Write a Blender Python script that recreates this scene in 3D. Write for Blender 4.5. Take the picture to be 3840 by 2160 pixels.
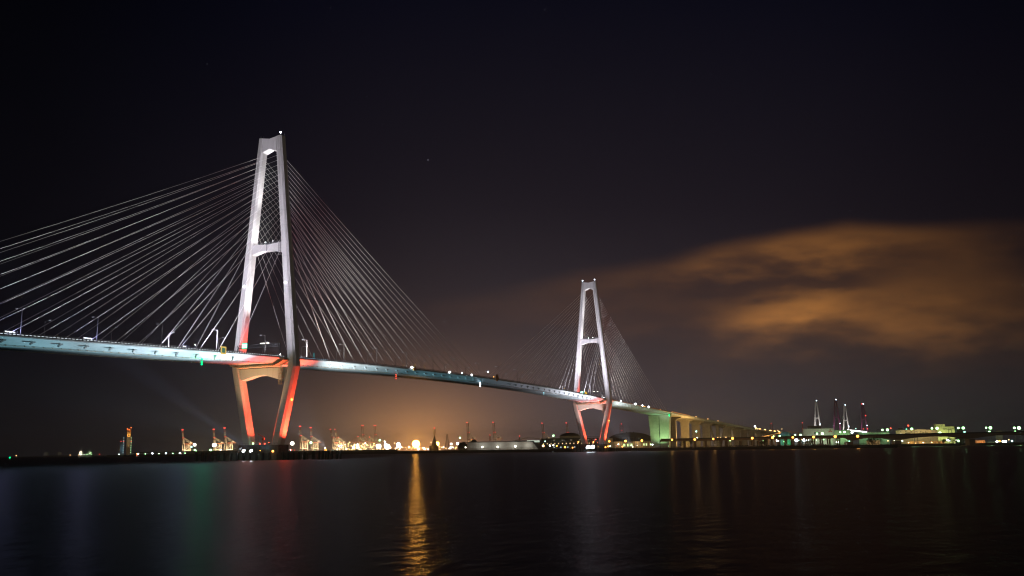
import bpy, math, random
from mathutils import Vector, Matrix
random.seed(7)
SC = bpy.context.scene
COL = SC.collection
PI = math.pi
for o in list(bpy.data.objects): bpy.data.objects.remove(o)

# ------------------------------------------------------------------ camera
CAM = Vector((-465.033, -364.091, 4.279))
FW = Vector((0.903348, 0.396036, 0.164677)); RT = Vector((0.403589, -0.914836, -0.013802)); UP = Vector((-0.145186, -0.078930, 0.986251))
FPX = 3618.76
cd = bpy.data.cameras.new('camera'); cam = bpy.data.objects.new('camera', cd); COL.objects.link(cam)
cd.sensor_width = 36; cd.lens = FPX/3840*36; cd.clip_start = 0.5; cd.clip_end = 60000
m = Matrix((RT, UP, -FW)).transposed().to_4x4(); m.translation = CAM; cam.matrix_world = m
SC.camera = cam
SC.view_settings.view_transform = 'Standard'; SC.view_settings.look = 'None'
SC.view_settings.exposure = 0; SC.view_settings.gamma = 1
SC.render.engine = 'CYCLES'
SC.cycles.use_denoising = True
SC.cycles.sample_clamp_indirect = 3; SC.cycles.sample_clamp_direct = 30
SC.cycles.max_bounces = 5; SC.cycles.diffuse_bounces = 2; SC.cycles.glossy_bounces = 3
SC.cycles.use_light_tree = True; SC.cycles.use_adaptive_sampling = False; SC.cycles.volume_bounces = 0
SC.cycles.pixel_filter_type = 'BLACKMAN_HARRIS'; SC.cycles.filter_width = 1.15

def bearing(x, y, d):            # ground bearing of a surveyed feature, d metres away
    v = FW + RT*((x-1920)/FPX) - UP*((y-1080)/FPX)
    return CAM + v*(d/math.hypot(v.x, v.y))
def ground(x, d): 
    q = bearing(x, 1684-0.014*(x-1920), d); return Vector((q.x, q.y, 0))
def height(x, y, d): return bearing(x, y, d).z

# ------------------------------------------------------------------ world: night sky over a lit port
world = bpy.data.worlds.new('World'); SC.world = world; world.use_nodes = True
world.cycles.sampling_method = 'NONE'
nt = world.node_tree; nt.nodes.clear()
class G:
    def __init__(s, nt): s.nt = nt
    def n(s, t, **k):
        x = s.nt.nodes.new(t)
        for a, v in k.items(): setattr(x, a, v)
        return x
    def m(s, op, a, b=0.0, c=0.0, clamp=False):
        x = s.n('ShaderNodeMath', operation=op); x.use_clamp = clamp
        for i, v in enumerate((a, b, c)):
            if isinstance(v, (int, float)): x.inputs[i].default_value = v
            else: s.nt.links.new(v, x.inputs[i])
        return x.outputs[0]
    def vdot(s, a, v):
        x = s.n('ShaderNodeVectorMath', operation='DOT_PRODUCT'); s.nt.links.new(a, x.inputs[0]); x.inputs[1].default_value = v
        return x.outputs['Value']
    def comb(s, a, b, c=0.0):
        x = s.n('ShaderNodeCombineXYZ')
        for i, v in enumerate((a, b, c)):
            if isinstance(v, (int, float)): x.inputs[i].default_value = v
            else: s.nt.links.new(v, x.inputs[i])
        return x.outputs[0]
    def noise(s, vec, scale, detail=3.0, rough=0.5):
        x = s.n('ShaderNodeTexNoise'); s.nt.links.new(vec, x.inputs['Vector'])
        x.inputs['Scale'].default_value = scale; x.inputs['Detail'].default_value = detail; x.inputs['Roughness'].default_value = rough
        return x.outputs['Fac']
    def ramp(s, f, stops):
        x = s.n('ShaderNodeValToRGB'); e = x.color_ramp.elements
        while len(e) < len(stops): e.new(0.5)
        for el, (p, c) in zip(e, stops): el.position = p; el.color = (*c, 1)
        s.nt.links.new(f, x.inputs[0]); return x.outputs[0]
    def mix(s, f, a, b, mode='MIX'):
        x = s.n('ShaderNodeMix', data_type='RGBA', blend_type=mode)
        for i, v in ((0, f), (6, a), (7, b)):
            if isinstance(v, (int, float)): x.inputs[i].default_value = v
            elif isinstance(v, tuple): x.inputs[i].default_value = (*v, 1)
            else: s.nt.links.new(v, x.inputs[i])
        return x.outputs[2]
    def smooth(s, v, a, b):
        x = s.n('ShaderNodeMapRange', interpolation_type='SMOOTHSTEP')
        s.nt.links.new(v, x.inputs[0]); x.inputs[1].default_value = a; x.inputs[2].default_value = b
        return x.outputs[0]
g = G(nt)
HF = (math.cos(0.4132), math.sin(0.4132), 0); HR = (math.sin(0.4132), -math.cos(0.4132), 0)
dirv = g.n('ShaderNodeTexCoord').outputs['Generated']
fz = g.m('MAXIMUM', g.vdot(dirv, HF), 0.08)
U = g.m('DIVIDE', g.vdot(dirv, HR), fz); V = g.m('DIVIDE', g.vdot(dirv, (0, 0, 1)), fz)
Vp = g.m('MAXIMUM', V, 0.0)
def gauss(u, v, cu, cv, su, sv, tilt=0.0):
    du = g.m('SUBTRACT', u, cu); dv = g.m('SUBTRACT', g.m('SUBTRACT', v, cv), g.m('MULTIPLY', du, tilt))
    a = g.m('POWER', g.m('ABSOLUTE', g.m('DIVIDE', du, su)), 2.0); b = g.m('POWER', g.m('ABSOLUTE', g.m('DIVIDE', dv, sv)), 2.0)
    return g.m('EXPONENT', g.m('MULTIPLY', g.m('ADD', a, b), -1.0))
base = g.ramp(g.m('MULTIPLY', Vp, 2.0, clamp=True), [
    (0.0, (0.0290, 0.0265, 0.0285)), (0.10, (0.0255, 0.0220, 0.0255)), (0.28, (0.0140, 0.0104, 0.0142)), (0.5, (0.0080, 0.0060, 0.0098)),
    (0.75, (0.0052, 0.0044, 0.0085)), (1.0, (0.0024, 0.0025, 0.0068))])
# city light dome over the port, low on the horizon
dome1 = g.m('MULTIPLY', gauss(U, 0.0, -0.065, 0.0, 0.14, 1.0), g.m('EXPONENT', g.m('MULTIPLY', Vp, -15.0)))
dome2 = g.m('MULTIPLY', gauss(U, 0.0, 0.09, 0.0, 0.26, 1.0), g.m('EXPONENT', g.m('MULTIPLY', Vp, -8.5)))
lamp_haze = g.m('EXPONENT', g.m('MULTIPLY', g.m('POWER', g.m('ADD', g.m('POWER', g.m('ABSOLUTE', g.m('DIVIDE', g.m('SUBTRACT', U, -0.098), 0.040)), 2.0), g.m('POWER', g.m('DIVIDE', Vp, 0.026), 2.0)), 0.5), -1.0))  # haze glow round the big orange lamp, painted into the sky
side = g.m('ADD', 0.22, g.m('MULTIPLY', g.smooth(U, -0.55, -0.08), 0.78))
side = g.m('MULTIPLY', side, g.m('SUBTRACT', 1.0, g.m('MULTIPLY', g.smooth(U, 0.25, 0.60), 0.38)))
sky = g.mix(1.0, (0, 0, 0), base, 'ADD')
sk = g.n('ShaderNodeVectorMath', operation='SCALE'); nt.links.new(sky, sk.inputs[0]); nt.links.new(side, sk.inputs['Scale']); sky = sk.outputs[0]
leftness = g.m('SUBTRACT', 1.0, g.smooth(U, -0.52, -0.12))
sky = g.mix(leftness, sky, (0.84, 0.95, 1.18), 'MULTIPLY')
def glow(c, col, f):
    x = g.n('ShaderNodeVectorMath', operation='SCALE'); x.inputs[0].default_value = col; nt.links.new(f, x.inputs['Scale'])
    return g.mix(1.0, c, x.outputs[0], 'ADD')
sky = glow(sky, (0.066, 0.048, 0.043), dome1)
sky = glow(sky, (0.037, 0.030, 0.038), dome2)
sky = glow(sky, (1.25, 0.50, 0.12), lamp_haze)
# clouds: stretched, drifting, lit orange from below
uvv = g.comb(g.m('MULTIPLY', U, 5.0), g.m('MULTIPLY', V, 13.0), 0.3)
n1 = g.noise(uvv, 1.1, 4.0, 0.5); n2 = g.noise(g.comb(g.m('MULTIPLY', U, 7.0), g.m('MULTIPLY', V, 22.0), 4.1), 1.6, 5.0, 0.55)
Uw = g.m('ADD', U, g.m('MULTIPLY', g.m('SUBTRACT', n1, 0.5), 0.10)); Vw = g.m('ADD', V, g.m('MULTIPLY', g.m('SUBTRACT', n2, 0.5), 0.055))
body = g.m('ADD', gauss(Uw, Vw, 0.34, 0.165, 0.25, 0.075), g.m('MULTIPLY', gauss(Uw, Vw, 0.14, 0.165, 0.20, 0.028), 0.35))
l1 = gauss(Uw, Vw, 0.325, 0.208, 0.085, 0.020, 0.12); l2 = gauss(Uw, Vw, 0.290, 0.142, 0.056, 0.021, 0.12); l3 = gauss(Uw, Vw, 0.375, 0.132, 0.11, 0.030)
l5 = gauss(Uw, Vw, 0.225, 0.197, 0.085, 0.015, 0.15)
l4 = gauss(Uw, Vw, 0.46, 0.175, 0.12, 0.05)
gap = g.m('ADD', g.m('MULTIPLY', gauss(Uw, Vw, 0.340, 0.174, 0.075, 0.013, 0.10), 1.0), g.m('MULTIPLY', gauss(Uw, Vw, 0.215, 0.163, 0.085, 0.018), 0.95))
gap = g.m('ADD', gap, g.m('MULTIPLY', gauss(Uw, Vw, 0.545, 0.19, 0.055, 0.028), 1.1))
gap = g.m('MINIMUM', gap, 1.0)
edge = g.m('ADD', g.m('MULTIPLY', g.m('MINIMUM', U, 0.36), 0.17), 0.1765)
edge = g.m('ADD', edge, g.m('MULTIPLY', g.m('SUBTRACT', n1, 0.5), 0.022))
cut = g.smooth(g.m('SUBTRACT', edge, V), -0.002, 0.020)
lum = g.m('ADD', g.m('MULTIPLY', body, 0.22), g.m('ADD', g.m('MULTIPLY', l1, 0.46), g.m('ADD', g.m('ADD', g.m('MULTIPLY', l5, 0.16), g.m('MULTIPLY', l2, 1.05)), g.m('ADD', g.m('MULTIPLY', l3, 0.33), g.m('MULTIPLY', l4, 0.12)))))
lum = g.m('MULTIPLY', lum, g.m('ADD', 0.62, g.m('MULTIPLY', g.smooth(n2, 0.3, 0.75), 0.6)))
lum = g.m('MULTIPLY', g.m('MULTIPLY', lum, cut), g.m('SUBTRACT', 1.0, g.m('MULTIPLY', gap, 0.74)))
sky = glow(sky, (0.245, 0.094, 0.015), lum)
for (su, sv, b) in ((-0.0883, 0.3077, 0.5), (-0.1548, 0.3802, 0.12), (0.0405, 0.4779, 0.3), (-0.196, 0.4833, 0.12), (0.3609, 0.2453, 0.12), (-0.1377, 0.3482, 0.12), (-0.33, 0.42, 0.1), (0.22, 0.40, 0.09), (0.12, 0.36, 0.08)):
    sky = glow(sky, (b*0.8, b*0.8, b), gauss(U, V, su, sv, 0.00042, 0.00042))
# glow of the city behind the photographer, which fills the faces turned to the camera
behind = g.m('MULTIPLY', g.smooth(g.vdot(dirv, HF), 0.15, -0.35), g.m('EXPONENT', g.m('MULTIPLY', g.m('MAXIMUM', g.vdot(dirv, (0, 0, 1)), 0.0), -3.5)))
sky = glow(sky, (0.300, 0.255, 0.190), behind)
below = g.smooth(V, -0.02, 0.0)
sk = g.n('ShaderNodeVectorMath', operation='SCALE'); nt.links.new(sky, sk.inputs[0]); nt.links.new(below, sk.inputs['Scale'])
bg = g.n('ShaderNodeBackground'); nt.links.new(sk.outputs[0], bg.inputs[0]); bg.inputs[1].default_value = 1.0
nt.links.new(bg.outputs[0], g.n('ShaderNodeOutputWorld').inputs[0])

# ------------------------------------------------------------------ materials
MATS = {}
def mat(name, color=(0.5, 0.5, 0.5), rough=0.6, metal=0.0, stain=0.25, scale=0.2, seam=None, streak=0.0, bump=0.0):
    if name in MATS: return MATS[name]
    mt = bpy.data.materials.new(name); mt.use_nodes = True; t = mt.node_tree; h = G(t)
    b = t.nodes['Principled BSDF']; b.inputs['Roughness'].default_value = rough; b.inputs['Metallic'].default_value = metal
    oc = h.n('ShaderNodeTexCoord').outputs['Object']
    c = tuple(color); f = h.noise(oc, scale, 5.0, 0.6)
    lo = tuple(v*(1-stain) for v in c); hi = tuple(min(1, v*(1+stain*0.5)) for v in c)
    cc = h.ramp(f, [(0.3, lo), (0.7, hi)])
    if streak:
        x = h.n('ShaderNodeMapping'); t.links.new(oc, x.inputs[0]); x.inputs['Scale'].default_value = (1.1, 1.1, 0.045)
        s = h.smooth(h.noise(x.outputs[0], 0.9, 4.0, 0.6), 0.52, 0.75)
        cc = h.mix(h.m('MULTIPLY', s, streak), cc, tuple(v*0.55 for v in (c[0], c[1]*0.93, c[2]*0.8)))
    if seam:                       # welded panel joints: (axis, spacing, width)
        sx = h.n('ShaderNodeSeparateXYZ'); t.links.new(oc, sx.inputs[0])
        for ax, sp, w in seam:
            fr = h.m('FRACT', h.m('ADD', h.m('DIVIDE', sx.outputs[ax], sp), 100.37))
            ln = h.m('LESS_THAN', fr, w/sp)
            cc = h.mix(h.m('MULTIPLY', ln, 0.55), cc, tuple(v*0.35 for v in c))
    t.links.new(cc, b.inputs['Base Color'])
    if bump:
        bp = h.n('ShaderNodeBump'); bp.inputs['Strength'].default_value = bump; t.links.new(h.noise(oc, scale*6, 4.0), bp.inputs['Height']); t.links.new(bp.outputs[0], b.inputs['Normal'])
    MATS[name] = mt; return mt
def emit(name, color, strength):
    if name in MATS: return MATS[name]
    mt = bpy.data.materials.new(name); mt.use_nodes = True; t = mt.node_tree; t.nodes.clear()
    e = t.nodes.new('ShaderNodeEmission'); e.inputs[0].default_value = (*color, 1); e.inputs[1].default_value = strength
    t.links.new(e.outputs[0], t.nodes.new('ShaderNodeOutputMaterial').inputs[0])
    mt.cycles.emission_sampling = 'NONE'
    MATS[name] = mt; return mt
M_TOWER = mat('tower_paint', (0.60, 0.585, 0.57), 0.55, stain=0.10, scale=0.05, seam=((2, 9.5, 0.10),), streak=0.5)
M_DECK = mat('deck_paint', (0.47, 0.565, 0.59), 0.5, stain=0.16, scale=0.12, seam=((0, 14.2, 0.22),), streak=0.0)
M_CABLE = mat('cable_sheath', (0.78, 0.78, 0.76), 0.4, stain=0.1)
M_DARK = mat('dark_steel', (0.035, 0.036, 0.04), 0.6, stain=0.3)
M_POLE = mat('galvanised_steel', (0.22, 0.225, 0.235), 0.45, 0.2, stain=0.15)
M_RAIL = mat('railing_steel', (0.12, 0.115, 0.11), 0.6)
M_OCHRE = mat('gallery_paint', (0.44, 0.36, 0.24), 0.6, stain=0.35, scale=0.5)
M_CONC = mat('wet_concrete', (0.16, 0.15, 0.135), 0.85, stain=0.5, scale=0.25, streak=0.6, bump=0.3)
M_CONC2 = mat('pier_concrete', (0.40, 0.40, 0.37), 0.8, stain=0.22, scale=0.12, seam=((2, 4.2, 0.14),), streak=0.65)
M_ASPH = mat('asphalt', (0.05, 0.05, 0.052), 0.9)
M_PILE = mat('tarred_pile', (0.05, 0.045, 0.045), 0.7, stain=0.5, scale=1.0)
M_LAND = mat('quay_surface', (0.07, 0.065, 0.06), 0.9, stain=0.4, scale=0.02)
M_RED = mat('crane_red', (0.50, 0.16, 0.08), 0.6)
M_CREAM = mat('crane_cream', (0.62, 0.56, 0.46), 0.6)
M_WHITEB = mat('cladding_white', (0.55, 0.55, 0.53), 0.7, stain=0.15, scale=0.08, seam=((2, 5.0, 0.15),), streak=0.3)
M_GREYB = mat('cladding_grey', (0.24, 0.25, 0.24), 0.7, stain=0.2, scale=0.05, streak=0.3)
M_YELLB = mat('cladding_cream', (0.50, 0.43, 0.30), 0.75, stain=0.15, scale=0.05, streak=0.3)
M_DARKB = mat('roof_dark', (0.05, 0.05, 0.055), 0.7)
M_TREE = mat('evergreen_leaves', (0.045, 0.06, 0.025), 0.9, stain=0.5, scale=0.6)
M_TRUNK = mat('bark', (0.06, 0.045, 0.03), 0.9)
M_PURPLE = mat('purple_paint', (0.16, 0.055, 0.10), 0.6)

# ------------------------------------------------------------------ mesh builder
class MB:
    def __init__(s): s.v = []; s.f = []
    def add(s, vs, fs):
        k = len(s.v); s.v += [tuple(v) for v in vs]; s.f += [tuple(i+k for i in f) for f in fs]; return s
    def box(s, c, d, rz=0.0):
        cx, cy, cz = c; a, b, h = d[0]/2, d[1]/2, d[2]/2; co, si = math.cos(rz), math.sin(rz)
        vs = [(cx+x*co-y*si, cy+x*si+y*co, cz+z) for z in (-h, h) for x, y in ((-a, -b), (a, -b), (a, b), (-a, b))]
        return s.add(vs, [(3, 2, 1, 0), (4, 5, 6, 7), (0, 1, 5, 4), (1, 2, 6, 5), (2, 3, 7, 6), (3, 0, 4, 7)])
    def beam(s, p, q, w, h=None):
        h = h or w; p, q = Vector(p), Vector(q); d = (q-p).normalized()
        up = Vector((0, 0, 1)) if abs(d.z) < 0.97 else Vector((1, 0, 0))
        x = d.cross(up).normalized(); y = x.cross(d)
        vs = [e+x*a*w/2+y*b*h/2 for e in (p, q) for a, b in ((-1, -1), (1, -1), (1, 1), (-1, 1))]
        return s.add(vs, [(3, 2, 1, 0), (4, 5, 6, 7), (0, 1, 5, 4), (1, 2, 6, 5), (2, 3, 7, 6), (3, 0, 4, 7)])
    def tube(s, p, q, r, r2=None, n=8):
        r2 = r if r2 is None else r2; p, q = Vector(p), Vector(q); d = (q-p).normalized()
        up = Vector((0, 0, 1)) if abs(d.z) < 0.97 else Vector((1, 0, 0))
        x = d.cross(up).normalized(); y = x.cross(d)
        vs = [e+(x*math.cos(2*PI*i/n)+y*math.sin(2*PI*i/n))*rr for e, rr in ((p, r), (q, r2)) for i in range(n)]
        return s.add(vs, [(i, (i+1) % n, n+(i+1) % n, n+i) for i in range(n)]+[tuple(range(n))[::-1], tuple(range(n, 2*n))])
    def loft(s, rings, cap=True):
        n = len(rings[0]); vs = [v for r in rings for v in r]; fs = []
        for k in range(len(rings)-1):
            for i in range(n): fs.append((k*n+i, k*n+(i+1) % n, (k+1)*n+(i+1) % n, (k+1)*n+i))
        if cap: fs += [tuple(range(n))[::-1], tuple(range((len(rings)-1)*n, len(rings)*n))]
        return s.add(vs, fs)
    def sphere(s, c, r, n=10, k=6, sz=1.0):
        rings = [[(c[0]+r*math.sin(PI*j/k)*math.cos(2*PI*i/n), c[1]+r*math.sin(PI*j/k)*math.sin(2*PI*i/n), c[2]-r*sz*math.cos(PI*j/k)) for i in range(n)] for j in range(1, k)]
        return s.loft(rings)
    def prism(s, pts, a, b, axis=0):   # polygon in the two other axes, extruded along axis
        def P(u, v, w): return ((w, u, v), (u, w, v), (u, v, w))[axis]
        return s.loft([[P(u, v, a) for u, v in pts], [P(u, v, b) for u, v in pts]])
    def build(s, name, material, parent=None, loc=None, smooth=False):
        me = bpy.data.meshes.new(name); me.from_pydata(s.v, [], s.f); me.validate()
        import bmesh
        bm = bmesh.new(); bm.from_mesh(me); bmesh.ops.recalc_face_normals(bm, faces=bm.faces); bm.to_mesh(me); bm.free()
        if smooth: me.polygons.foreach_set('use_smooth', [True]*len(me.polygons))
        me.materials.append(material)
        o = bpy.data.objects.new(name, me); COL.objects.link(o)
        if parent: o.parent = parent
        if loc is not None: o.location = loc
        return o
def tag(o, label, cat, group=None, kind=None):
    o['label'] = label; o['category'] = cat
    if group: o['group'] = group
    if kind: o['kind'] = kind
    return o
def thing(name, label, cat, loc=(0, 0, 0), rz=0.0, group=None):
    o = bpy.data.objects.new(name, None); COL.objects.link(o); o.location = loc; o.rotation_euler = (0, 0, rz); o.empty_display_size = 1
    return tag(o, label, cat, group)
def dup(root, loc, rz=None, label=None):
    r = root.copy(); COL.objects.link(r); r.location = loc
    if rz is not None: r.rotation_euler = (0, 0, rz)
    if label: r['label'] = label
    for ch in list(root.children):
        c = ch.copy(); COL.objects.link(c); c.parent = r
        for gc in list(ch.children):
            d = gc.copy(); COL.objects.link(d); d.parent = c
    return r
def spot(name, loc, target, power, color, angle, blend=0.6, parent=None, radius=0.5):
    l = bpy.data.lights.new(name, 'SPOT'); l.energy = power; l.color = color; l.spot_size = math.radians(angle); l.spot_blend = blend; l.shadow_soft_size = radius
    o = bpy.data.objects.new(name, l); COL.objects.link(o); o.location = loc
    o.rotation_euler = (Vector(target)-Vector(loc)).to_track_quat('-Z', 'Y').to_euler()
    if parent: o.parent = parent
    return o
def lerp(a, b, t): return a+(b-a)*t
ORD = ['first', 'second', 'third', 'fourth', 'fifth', 'sixth', 'seventh', 'eighth', 'ninth', 'tenth', 'eleventh', 'twelfth', 'thirteenth', 'fourteenth', 'fifteenth', 'sixteenth', 'seventeenth', 'eighteenth', 'nineteenth', 'twentieth']
ORD += ['twenty-'+w for w in ORD[:9]]+['thirtieth']+['thirty-'+w for w in ORD[:9]]+['fortieth']

# ------------------------------------------------------------------ water and land
def water_material():
    mt = bpy.data.materials.new('harbour_water'); mt.use_nodes = True; t = mt.node_tree; t.nodes.clear(); h = G(t)
    oc = h.n('ShaderNodeTexCoord').outputs['Object']
    x = h.n('ShaderNodeMapping'); t.links.new(oc, x.inputs[0]); x.inputs['Rotation'].default_value = (0, 0, 1.1); x.inputs['Scale'].default_value = (0.55, 1.0, 1.0)
    a = h.noise(x.outputs[0], 0.55, 4.0, 0.55); c = h.noise(x.outputs[0], 0.09, 3.0, 0.5)
    bp = h.n('ShaderNodeBump'); bp.inputs['Strength'].default_value = 1.0; bp.inputs['Distance'].default_value = 0.15
    t.links.new(h.m('ADD', a, h.m('MULTIPLY', c, 0.6)), bp.inputs['Height'])
    fr = h.n('ShaderNodeFresnel'); fr.inputs['IOR'].default_value = 1.333
    gl = h.n('ShaderNodeBsdfGlossy', distribution='GGX'); gl.inputs['Roughness'].default_value = 0.30; gl.inputs['Color'].default_value = (0.27, 0.27, 0.29, 1); t.links.new(bp.outputs[0], gl.inputs['Normal'])
    df = h.n('ShaderNodeBsdfDiffuse'); df.inputs['Color'].default_value = (0.003, 0.0045, 0.006, 1)
    mx = h.n('ShaderNodeMixShader'); t.links.new(fr.outputs[0], mx.inputs[0]); t.links.new(df.outputs[0], mx.inputs[1]); t.links.new(gl.outputs[0], mx.inputs[2])
    t.links.new(mx.outputs[0], h.n('ShaderNodeOutputMaterial').inputs[0])
    return mt
w = MB(); R0 = 11000
w.add([(CAM.x-R0, CAM.y-R0, 0), (CAM.x+R0, CAM.y-R0, 0), (CAM.x+R0, CAM.y+R0, 0), (CAM.x-R0, CAM.y+R0, 0)], [(0, 1, 2, 3)])
o = w.build('water', water_material()); o['kind'] = 'structure'; o['label'] = 'dark rippled harbour water'
LZ = 3.6
HAZE = 0.00007
shore = [(400, 1820), (640, 1780), (900, 1740), (1100, 1660), (1300, 1560), (1500, 1470), (1720, 1380), (1960, 1290), (2230, 1195), (2400, 1150), (2650, 1130), (3000, 1130), (3300, 1130), (3362, 1135), (3375, 1560), (3700, 1600), (4300, 1500)]
front = [ground(*q) for q in shore]
back = [ground(x, 9500) for x in (4300, 3800, 3300, 2800, 2300, 1800, 1300, 900)]+[ground(640, 6000), ground(470, 2900), ground(404, 1960)]
ring = front+back
l = MB(); n = len(ring)
l.add([(q.x, q.y, LZ) for q in ring]+[(q.x, q.y, -1.5) for q in ring], [tuple(range(n))]+[(i, (i+1) % n, n+(i+1) % n, n+i) for i in range(n)])
o = l.build('quay_ground', M_LAND); o['kind'] = 'structure'; o['label'] = 'low dark quay land along the far shore'

# ------------------------------------------------------------------ the cable-stayed bridge
SPAN = 590.0; XA, XB = -330.0, 880.0
def deck_z(x):                    # level of the deck's edge
    if x <= 590 and x >= 0: return 63.6-((x-295)/295)**2*4.5
    if x < 0: return 59.1+x*0.0305+(-(x/200)**2)*0.2
    return 59.1-(x-590)*0.0237
HW = 16.8
bridge = thing('cable_stayed_bridge', 'long white cable-stayed road bridge with two floodlit towers crossing the harbour', 'bridge')
# --- towers
def half(z):                      # outer half width of the tower legs
    return 8.5+(196-z)/142.1*14.8 if z >= 53.9 else lerp(13.35, 23.3, (z-8.7)/45.2)
def legw(z): return lerp(5.9, 4.5, (z-53.9)/142) if z >= 53.9 else lerp(6.4, 6.0, (z-8.7)/45)
def legd(z): return lerp(6.4, 5.7, (z-53.9)/142) if z >= 53.9 else lerp(6.0, 6.4, (z-8.7)/45)
def leg_ring(s, z, dz=0.0):
    ow = half(z); iw = ow-legw(z); d = legd(z)/2; c = 1.15
    if s > 0: lo, hi = iw, ow
    else: lo, hi = -ow, -iw
    return [(-d, lo+c, z), (-d, hi-c, z), (-d+c, hi, z), (d-c, hi, z), (d, hi-c, z), (d, lo+c, z), (d-c, lo, z), (-d+c, lo, z)]
def pylon_mesh():
    b = MB()
    for s in (-1, 1):
        zs = [8.7, 20, 32, 44, 53.9, 70, 90, 110, 130, 150, 170, 186]
        rings = [leg_ring(s, z) for z in zs]
        top = leg_ring(s, 196)
        # the crown slopes down towards the middle
        top = [(x, y, z-0.16*(half(196)-abs(y))-0.0) for x, y, z in top]
        b.loft(rings+[top])
    iw = half(190)-legw(190)
    hw2 = half(187.5)-legw(187.5)+0.4; ht = half(196)-legw(196)+0.5
    zt = 196-0.16*(half(196)-ht)
    b.prism([(-hw2, 186.2), (0, 188.2), (hw2, 186.2), (ht+0.2, zt), (0, 196-0.16*half(196)-0.1), (-ht-0.2, zt)], -2.62, 2.62, 0)
    return b
def crossbeam_mesh():
    b = MB(); z0, z1 = 122.5, 129.0; i0, i1 = half(z0)-legw(z0)+0.4, half(z1)-legw(z1)+0.4
    b.prism([(-i0, z0), (-i0*0.35, z0+1.9), (i0*0.35, z0+1.9), (i0, z0), (i1, z1), (0, z1-1.0), (-i1, z1)], -2.2, 2.2, 0)
    return b
def crossbeam_rail_mesh():
    b = MB(); z1 = 129.0; i1 = half(z1)-legw(z1)+0.2
    for x in (-2.25, 2.25):
        for s in (-1, 1):
            b.beam((x, 0, z1+0.2), (x, s*i1, z1+1.2), 0.12); b.beam((x, 0, z1-0.4), (x, s*i1, z1+0.6), 0.10)
            for k in range(7): 
                y = s*i1*(k/6.5); zz = z1-1+abs(y)/i1; b.beam((x, y, zz), (x, y, zz+1.2), 0.12)
    y0 = -(i1-0.8)
    for dy in (-0.7, 0.7): b.beam((-2.6, y0+dy, 121.0), (-2.6, y0+dy, 129.5), 0.16)
    for k in range(9): b.beam((-2.6, y0-0.7, 121.4+k), (-2.6, y0+0.7, 121.4+k), 0.12)
    b.box((-2.6, y0, 121.2), (1.4, 2.2, 0.25))
    b.box((-2.35, 0, 126.2), (0.25, 0.35, 4.0))
    return b
def lower_beam_mesh():
    b = MB(); zt = 53.4; i0 = half(46)-legw(46)+0.3; it = half(52)-legw(52)+0.5
    b.prism([(-i0, 45.2), (-i0*0.12, 49.2), (i0*0.30, 49.2), (i0, 46.6), (it, zt), (-it, zt)], -2.7, 2.7, 0)
    return b
def gallery_mesh():               # inspection gallery wrapped under the deck
    b = MB(); xo = -6.8
    pts = [(20.0, 55.2), (15.5, 53.7), (-12.5, 53.9), (-19.2, 56.9)]
    for (y0, z0), (y1, z1) in zip(pts, pts[1:]):
        b.loft([[(-8.4, y0, z0), (-3.0, y0, z0), (-3.0, y0, z0+0.7), (-8.4, y0, z0+0.7)], [(-8.4, y1, z1), (-3.0, y1, z1), (-3.0, y1, z1+0.7), (-8.4, y1, z1+0.7)]])
    return b
def gallery_rail_mesh():
    b = MB(); pts = [(20.0, 55.9), (15.5, 54.4), (-12.5, 54.6), (-19.2, 57.6)]
    for (y0, z0), (y1, z1) in zip(pts, pts[1:]):
        for h in (0.5, 1.15): b.beam((-8.3, y0, z0+h), (-8.3, y1, z1+h), 0.10)
        k = max(2, int(abs(y1-y0)/1.6))
        for i in range(k+1): y = lerp(y0, y1, i/k); zz = lerp(z0, z1, i/k); b.beam((-8.3, y, zz), (-8.3, y, zz+1.2), 0.10)
    for s, y in ((-1, -14.2),):
        for yy in (y-1.1, y+1.1, y+0.2): b.beam((-4.6, yy, 43.5), (-4.6, yy, 53.5), 0.22)
        for zz in (43.5, 45.4, 47.5, 49.6, 51.6): b.box((-4.2, y, zz), (1.6, 2.8, 0.14))
        for k in range(5): b.beam((-4.9, y-1.1, 43.5+2*k), (-4.9, y+1.1, 45.5+2*k), 0.12)
    return b
def bulb(c, r, name, mt, parent): return MB().sphere(c, r).build(name, mt, parent, smooth=True)
E_BLUE = emit('obstruction_white', (0.75, 0.82, 1.0), 14)
E_AMB = emit('amber_lamp', (1.0, 0.45, 0.06), 10)
def make_pylon(x0):
    p = pylon_mesh().build('pylon', M_TOWER, bridge, (x0, 0, 0))
    c = crossbeam_mesh().build('crossbeam', M_TOWER, p); crossbeam_rail_mesh().build('crossbeam_railing', M_POLE, p)
    lower_beam_mesh().build('lower_crossbeam', M_TOWER, p)
    gallery_mesh().build('inspection_gallery', M_OCHRE, p); gallery_rail_mesh().build('gallery_railing', M_OCHRE, p)
    for s in (-1, 1): bulb((-legd(105)/2-0.3, s*(half(103)-legw(103)*0.55), 103.5), 0.55, 'obstruction_light', E_BLUE, p)
    for s in (-1, 1):
        MB().tube((-1.5, s*7.4, 195.6), (-1.5, s*7.4, 197.4), 0.12).build('lamp_post', M_POLE, p); MB().tube((1.9, s*7.9, 195.0), (1.9, s*7.9, 198.6), 0.06).build('lightning_rod', M_POLE, p)
        if not (x0 == 0 and s > 0): bulb((-1.5, s*7.4, 197.9), 0.55, 'obstruction_light', E_BLUE, p)
    bulb((0, -(half(36)+0.1), 34.5), 0.45, 'side_lamp', E_AMB, p)
    return p
PYL = [make_pylon(0.0), make_pylon(SPAN)]
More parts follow.
